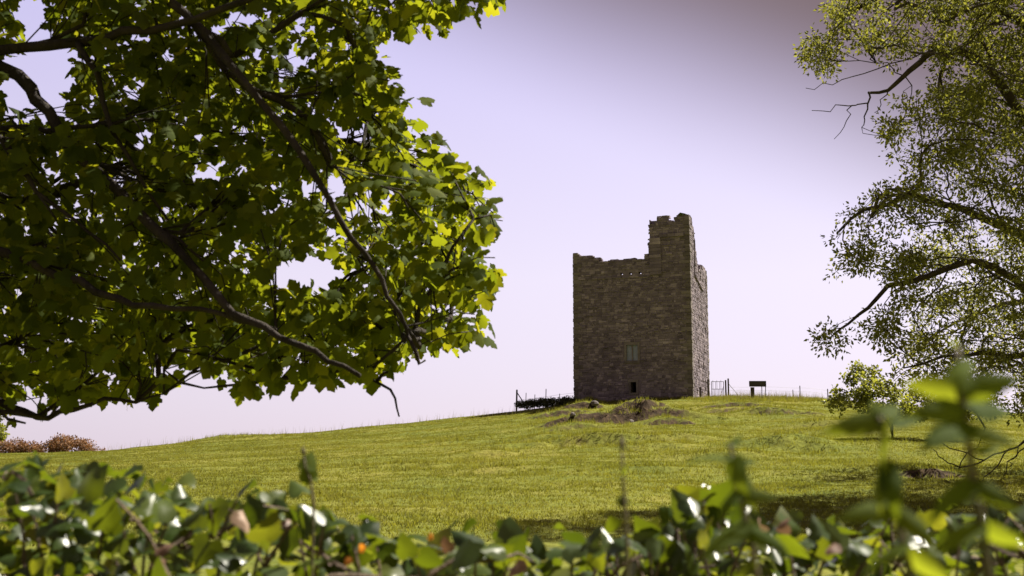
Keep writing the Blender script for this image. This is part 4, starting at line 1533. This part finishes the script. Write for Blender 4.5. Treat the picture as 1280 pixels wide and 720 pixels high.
def build_ivy():
    r = np.random.default_rng(13)
    # rubble field wall under the ivy
    Wl = empty('field_wall', (0, WY + 0.25, 0))
    prop(Wl, 'rough stone field wall buried under ivy along the lane', 'wall')
    core = MB()
    xs = np.linspace(-3.4, 3.4, 35)
    top = hedge_z(xs) - 0.18
    for i in range(len(xs) - 1):
        a, b_ = xs[i], xs[i + 1]
        za, zb_ = top[i], top[i + 1]
        y0, y1 = WY + 0.02, WY + 0.48
        vs = [(a, y0 - 0.05, -0.2), (b_, y0 - 0.05, -0.2), (b_, y0, zb_), (a, y0, za), (a, y1 + 0.05, -0.2), (b_, y1 + 0.05, -0.2), (b_, y1, zb_), (a, y1, za)]
        fs = [(0, 1, 2, 3), (5, 4, 7, 6), (3, 2, 6, 7)]
        if i == 0: fs.append((4, 0, 3, 7))
        if i == len(xs) - 2: fs.append((1, 5, 6, 2))
        core.add(vs, fs)
    core.build('wall_core', M['soil'], Wl)
    st = {}
    z = 0.0
    while z < 1.45:
        hgt = random.uniform(0.13, 0.22)
        x = -3.35
        while x < 3.3:
            w = random.uniform(0.2, 0.42)
            if z + hgt < float(hedge_z(np.array([x + w / 2]))[0]) - 0.15:
                b = MB()
                b.box((x + w / 2, WY + 0.0, z + hgt / 2), (w - 0.02, 0.14, hgt - 0.02), 0, 0.015)
                b.build('stone', M['stone'], Wl)
            x += w
        z += hgt
    # ivy
    I = empty('ivy', (0, WY + 0.2, 1.3))
    prop(I, 'glossy green ivy smothering the top of the field wall', 'ivy')
    shapes = [leaf_shape(IVY_HALF, (0, 0.22), 0.35, 0.12), leaf_shape(IVY_HALF, (0, 0.22), 0.15, 0.40), leaf_shape(IVY2_HALF, (0, 0.28), 0.45, 0.10), leaf_shape(IVY2_HALF, (0, 0.28), 0.10, 0.45)]
    flat = [leaf_shape(IVY_HALF, (0, 0.22), 0.35, 0.12, None), leaf_shape(IVY_HALF, (0, 0.22), 0.15, 0.40, None), leaf_shape(IVY2_HALF, (0, 0.28), 0.45, 0.10, None), leaf_shape(IVY2_HALF, (0, 0.28), 0.10, 0.45, None)]
    n = 13500
    x = r.uniform(-2.6, 2.6, n)
    t = r.random(n)
    top = hedge_z(x)
    # positions over a rounded hedge section: front face, crown and back
    ang = r.uniform(-0.35, 1.0, n) * pi
    rad = 0.26 + r.normal(0, 0.035, n)
    y = WY + 0.24 - np.cos(ang) * rad
    up = np.sin(ang) * 0.20
    zz = top - 0.20 + up + r.normal(0, 0.020, n) - (r.random(n) < 0.35) * r.random(n) * 0.12
    fr = r.random(n) < 0.48                      # leaves hanging on the lane side
    y = np.where(fr, WY - 0.06 + r.normal(0, 0.04, n), y)
    zz = np.where(fr, top - 0.10 - r.random(n) ** 1.3 * 0.75, zz)
    pos = np.stack([x, y, zz], 1)
    out = np.stack([np.zeros(n), -np.cos(ang), np.maximum(np.sin(ang), 0.0)], 1)
    out = np.where(fr[:, None], np.array((0, -1.0, 0.35)), out)
    nrm = out + np.array((0, -0.15, 0.65)) + r.normal(0, 0.45, (n, 3))
    tip = r.normal(0, 0.8, (n, 3)) + out * 0.35 + np.array((0, 0, -0.45))
    size = r.uniform(0.022, 0.049, n)
    R = frame(tip, nrm)
    # sprays that stand above the rest
    extra = [(40, 600), (75, 578), (110, 590), (150, 612), (215, 612), (262, 602), (300, 622), (345, 612), (372, 628), (405, 628), (440, 642), (470, 650), (540, 655), (595, 662), (640, 658), (715, 655), (742, 662), (770, 650),
             (850, 620), (868, 610), (884, 632), (905, 602), (880, 598), (940, 630), (985, 640), (1040, 640), (1075, 650), (1150, 640), (1200, 640), (1250, 630), (20, 590), (128, 625), (190, 618), (330, 640), (810, 650), (830, 642), (620, 668), (520, 668)]
    ep = []
    for px, py in [(a, b + 24) for a, b in extra]:
        for k in range(4):
            ep.append(at(px + r.normal(0, 9), py + 6 + r.normal(0, 7), WY + r.uniform(-0.1, 0.2)))
    ep = np.array(ep)
    m = len(ep)
    pos = np.vstack([pos, ep])
    R = np.concatenate([R, frame(r.normal(0, 0.8, (m, 3)) + np.array((0, 0, 0.3)), r.normal(0, 0.5, (m, 3)) + np.array((0, -0.6, 0.6)))])
    size = np.concatenate([size, r.uniform(0.028, 0.056, m)])
    which = r.integers(0, 4, len(pos))
    cpx, cpy, dep = to_px(pos)
    ins = (cpx > 5) & (cpx < 1275) & (cpy > 10) & (cpy < 715)
    order = np.argsort(-np.where(ins, size / dep, 0) * np.where(pos[:, 1] < WY + 0.2, 1, 0.3))
    near = np.zeros(len(pos), bool)
    near[order[:300]] = True
    leaf_objects('leaf', shapes, which[near], pos[near], R[near], size[near], M['ivy'], I, I.location)
    leaf_stuff('leaves', flat, which[~near], pos[~near], R[~near], size[~near], M['ivy'], I)
    # stems and leaf stalks
    b = MB()
    for i in range(150):
        x0 = r.uniform(-1.6, 1.6)
        zt = float(hedge_z(np.array([x0]))[0])
        p = np.array((x0, WY + r.uniform(-0.08, 0.25), zt - r.uniform(0.03, 0.20)))
        d = np.array((r.normal(0, 1), r.normal(0, 0.4), r.normal(0.2, 0.5)))
        d /= np.linalg.norm(d)
        pts = [p]
        for k in range(6):
            d = d + r.normal(0, 0.25, 3)
            d /= np.linalg.norm(d)
            p = p + d * 0.035
            if p[2] > zt - 0.005: d[2] = -abs(d[2])
            pts.append(p)
        b.tube(pts, np.linspace(0.004, 0.0018, len(pts)), 4)
    for px, py in [(a, b + 20) for a, b in extra]:
        p1 = at(px, py + 8, WY + 0.03)
        p0 = p1 + np.array((r.normal(0, 0.03), 0.03, -0.12))
        b.tube([p0, (p0 + p1) / 2 + r.normal(0, 0.008, 3), p1], [0.003, 0.0025, 0.0018], 4)
    prop(b.build('stems', M['ivy_stem'], I), kind='stuff')
    # withered and orange leaves
    for nm, mt, pts, s in (('withered_leaf', 'dry', [(195, 688), (205, 700), (300, 640), (350, 655), (560, 690), (650, 700), (950, 655), (985, 655), (1045, 680)], 0.026),
                           ('orange_leaf', 'orange', [(456, 684), (437, 697), (540, 674)], 0.012)):
        P = np.array([at(px, py, WY - 0.12) for px, py in pts])
        k = len(P)
        leaf_objects(nm, [leaf_shape(IVY2_HALF, (0, 0.28), 0.6, 0.5)], np.zeros(k, int), P, frame(r.normal(0, 1, (k, 3)), r.normal(0, 0.5, (k, 3)) + np.array((0, -0.8, 0.5))), np.full(k, s) * r.uniform(0.8, 1.3, k), M[mt], I, I.location)


build_ivy()


# ------------------------------------------------------------------ nettles and stalks in front of and behind the wall
NET = [leaf_shape(NET_HALF, (0, 0.35), 0.35, 0.18, ring=0.6), leaf_shape(NET_HALF, (0, 0.35), 0.6, 0.30, ring=0.6)]


def nettle(label, stem_px, Y, leaves, ground=0.0, seed=1):
    """stem_px from the top down; leaves: (px, py, tip px, tip py, dY, roll)"""
    r = np.random.default_rng(seed)
    P = [at(px, py, Y) for px, py in stem_px]
    foot = P[-1].copy()
    d = P[-1] - P[-2]
    foot = np.array((P[-1][0] + d[0] * 0.5, Y, ground))
    T = empty('nettle', foot)
    prop(T, label, 'nettle', 'nettles growing along the wall')
    b = MB()
    pts = P + [(P[-1] + foot) / 2, foot]
    b.tube(pts, np.linspace(0.0016, 0.0036, len(pts)), 6)
    b.build('stem', M['nettle_stem'], T, smooth=True)
    pos, tip, nrm, size = [], [], [], []
    for px, py, tx, ty, dY, roll in leaves:
        a, c = at(px, py, Y), at(tx, ty, Y + dY)
        v = c - a
        pos.append(a)
        tip.append(v)
        size.append(np.linalg.norm(v) * 0.84)
        nrm.append(np.array((-0.45 + 0.15 * roll, -0.75, 0.45)) + r.normal(0, 0.3, 3))
    # lower whorls down to the ground
    z = P[-1][2] - 0.05
    while z > ground + 0.15:
        q = (P[-1][2] - z) / (P[-1][2] - ground)
        c = P[-1] * (1 - q) + foot * q
        a0 = r.uniform(0, pi)
        for s in (0, pi):
            pos.append(np.array((c[0], c[1], z)))
            tip.append(np.array((cos(a0 + s), sin(a0 + s), -0.35)))
            nrm.append(np.array((0.2 * cos(a0 + s), 0.2 * sin(a0 + s), 1.0)))
            size.append(r.uniform(0.05, 0.08))
        z -= r.uniform(0.06, 0.09)
    pos, tip, nrm, size = np.array(pos), np.array(tip), np.array(nrm), np.array(size)
    leaf_objects('leaf', NET, r.integers(0, 2, len(pos)), pos, frame(tip, nrm), size, M['nettle'], T, T.location)
    pb = MB()
    return T


nettle('nettle with spreading top leaves, standing apart from two taller nettles', [(913, 556), (918, 590), (928, 630), (940, 680), (946, 722)], 1.0,
       [(912, 560, 928, 534, 0.02, 0), (911, 572, 842, 563, -0.02, -1), (918, 578, 958, 572, 0.01, 1), (920, 590, 950, 640, -0.03, 1), (915, 575, 930, 620, -0.05, 0), (926, 620, 985, 618, 0.0, 1), (924, 612, 885, 650, -0.02, -1),
        (936, 662, 1000, 690, -0.03, 1), (934, 655, 860, 690, -0.03, -1), (942, 700, 900, 740, 0, -1)], 0.0, 1)
nettle('nettle with large pale top leaf facing the lane, between two others', [(1100, 520), (1104, 570), (1118, 630), (1132, 690), (1140, 730)], 0.80,
       [(1102, 525, 1008, 541, 0.0, -1), (1104, 572, 1100, 500, -0.04, 0), (1106, 530, 1168, 512, 0.02, 1), (1105, 580, 1088, 540, -0.04, -1), (1108, 580, 1122, 650, -0.03, 1), (1104, 590, 1090, 640, -0.02, -1),
        (1120, 635, 1030, 640, -0.01, -1), (1122, 640, 1190, 690, -0.02, 1), (1130, 680, 1060, 720, -0.02, -1), (1134, 690, 1200, 740, -0.02, 1), (1100, 522, 1085, 490, 0.02, -1), (1103, 520, 1130, 494, 0.03, 1)], 0.0, 2)
nettle('tallest nettle with long paired leaves reaching above the field', [(1196, 432), (1200, 480), (1206, 520), (1214, 580), (1226, 650), (1238, 730)], 0.76,
       [(1197, 440, 1196, 422, 0.0, 0), (1198, 455, 1192, 470, -0.05, 0), (1202, 488, 1116, 476, 0.0, -1), (1204, 490, 1300, 462, 0.0, 1), (1204, 510, 1128, 514, -0.02, -1), (1206, 512, 1290, 492, 0.03, 1), (1207, 530, 1150, 545, -0.04, -1),
        (1208, 535, 1290, 556, -0.02, 1), (1212, 565, 1268, 540, 0.02, 1), (1216, 600, 1150, 650, -0.02, -1), (1218, 605, 1290, 640, -0.02, 1), (1226, 655, 1160, 690, -0.02, -1), (1228, 660, 1296, 690, -0.02, 1), (1196, 436, 1188, 420, 0.0, -1), (1198, 438, 1212, 426, 0.0, 1)], 0.0, 3)


def stalk(name, label, pts_px, Y, ground, head, seed):
    r = np.random.default_rng(seed)
    P = [at(px, py, Y) for px, py in pts_px]
    foot = np.array((P[-1][0], Y, ground))
    T = empty(name, foot)
    prop(T, label, 'weed')
    b = MB()
    b.tube(P + [foot], np.linspace(0.0012, 0.0026, len(P) + 1), 5)
    b.build('stem', M['nettle_stem'], T, smooth=True)
    hd = MB()
    top, nx = P[0], P[1]
    ax = (top - nx) / np.linalg.norm(top - nx)
    hd.tube([top - ax * head, top - ax * head * 0.5, top, top + ax * head * 0.5], [0.003, head * 0.42, head * 0.36, 0.001], 7)
    hd.build('seed_head', M['nettle_stem'], T, smooth=True)
    pos = [P[1], P[2], P[2]]
    k = len(pos)
    leaf_objects('leaf', [leaf_shape(IVY2_HALF, (0, 0.28), 0.3, 0.3)], np.zeros(k, int), np.array(pos), frame(r.normal(0, 0.6, (k, 3)) + np.array((0, 0, 0.7)), r.normal(0, 0.5, (k, 3)) + np.array((0, -0.7, 0.5))), np.full(k, 0.03 if seed == 1 else 0.012), M['nettle'], T, T.location)


stalk('weed_stalk', 'slender weed stalk with a bud rising from the ivy', [(379, 562), (382, 585), (388, 600), (392, 630)], 1.75, 0.0, 0.007, 1)
stalk('weed_stalk', 'thin blurred plantain stalk with a narrow head standing over the field', [(777, 552), (778, 590), (781, 630), (784, 680)], 1.25, 0.0, 0.007, 2)
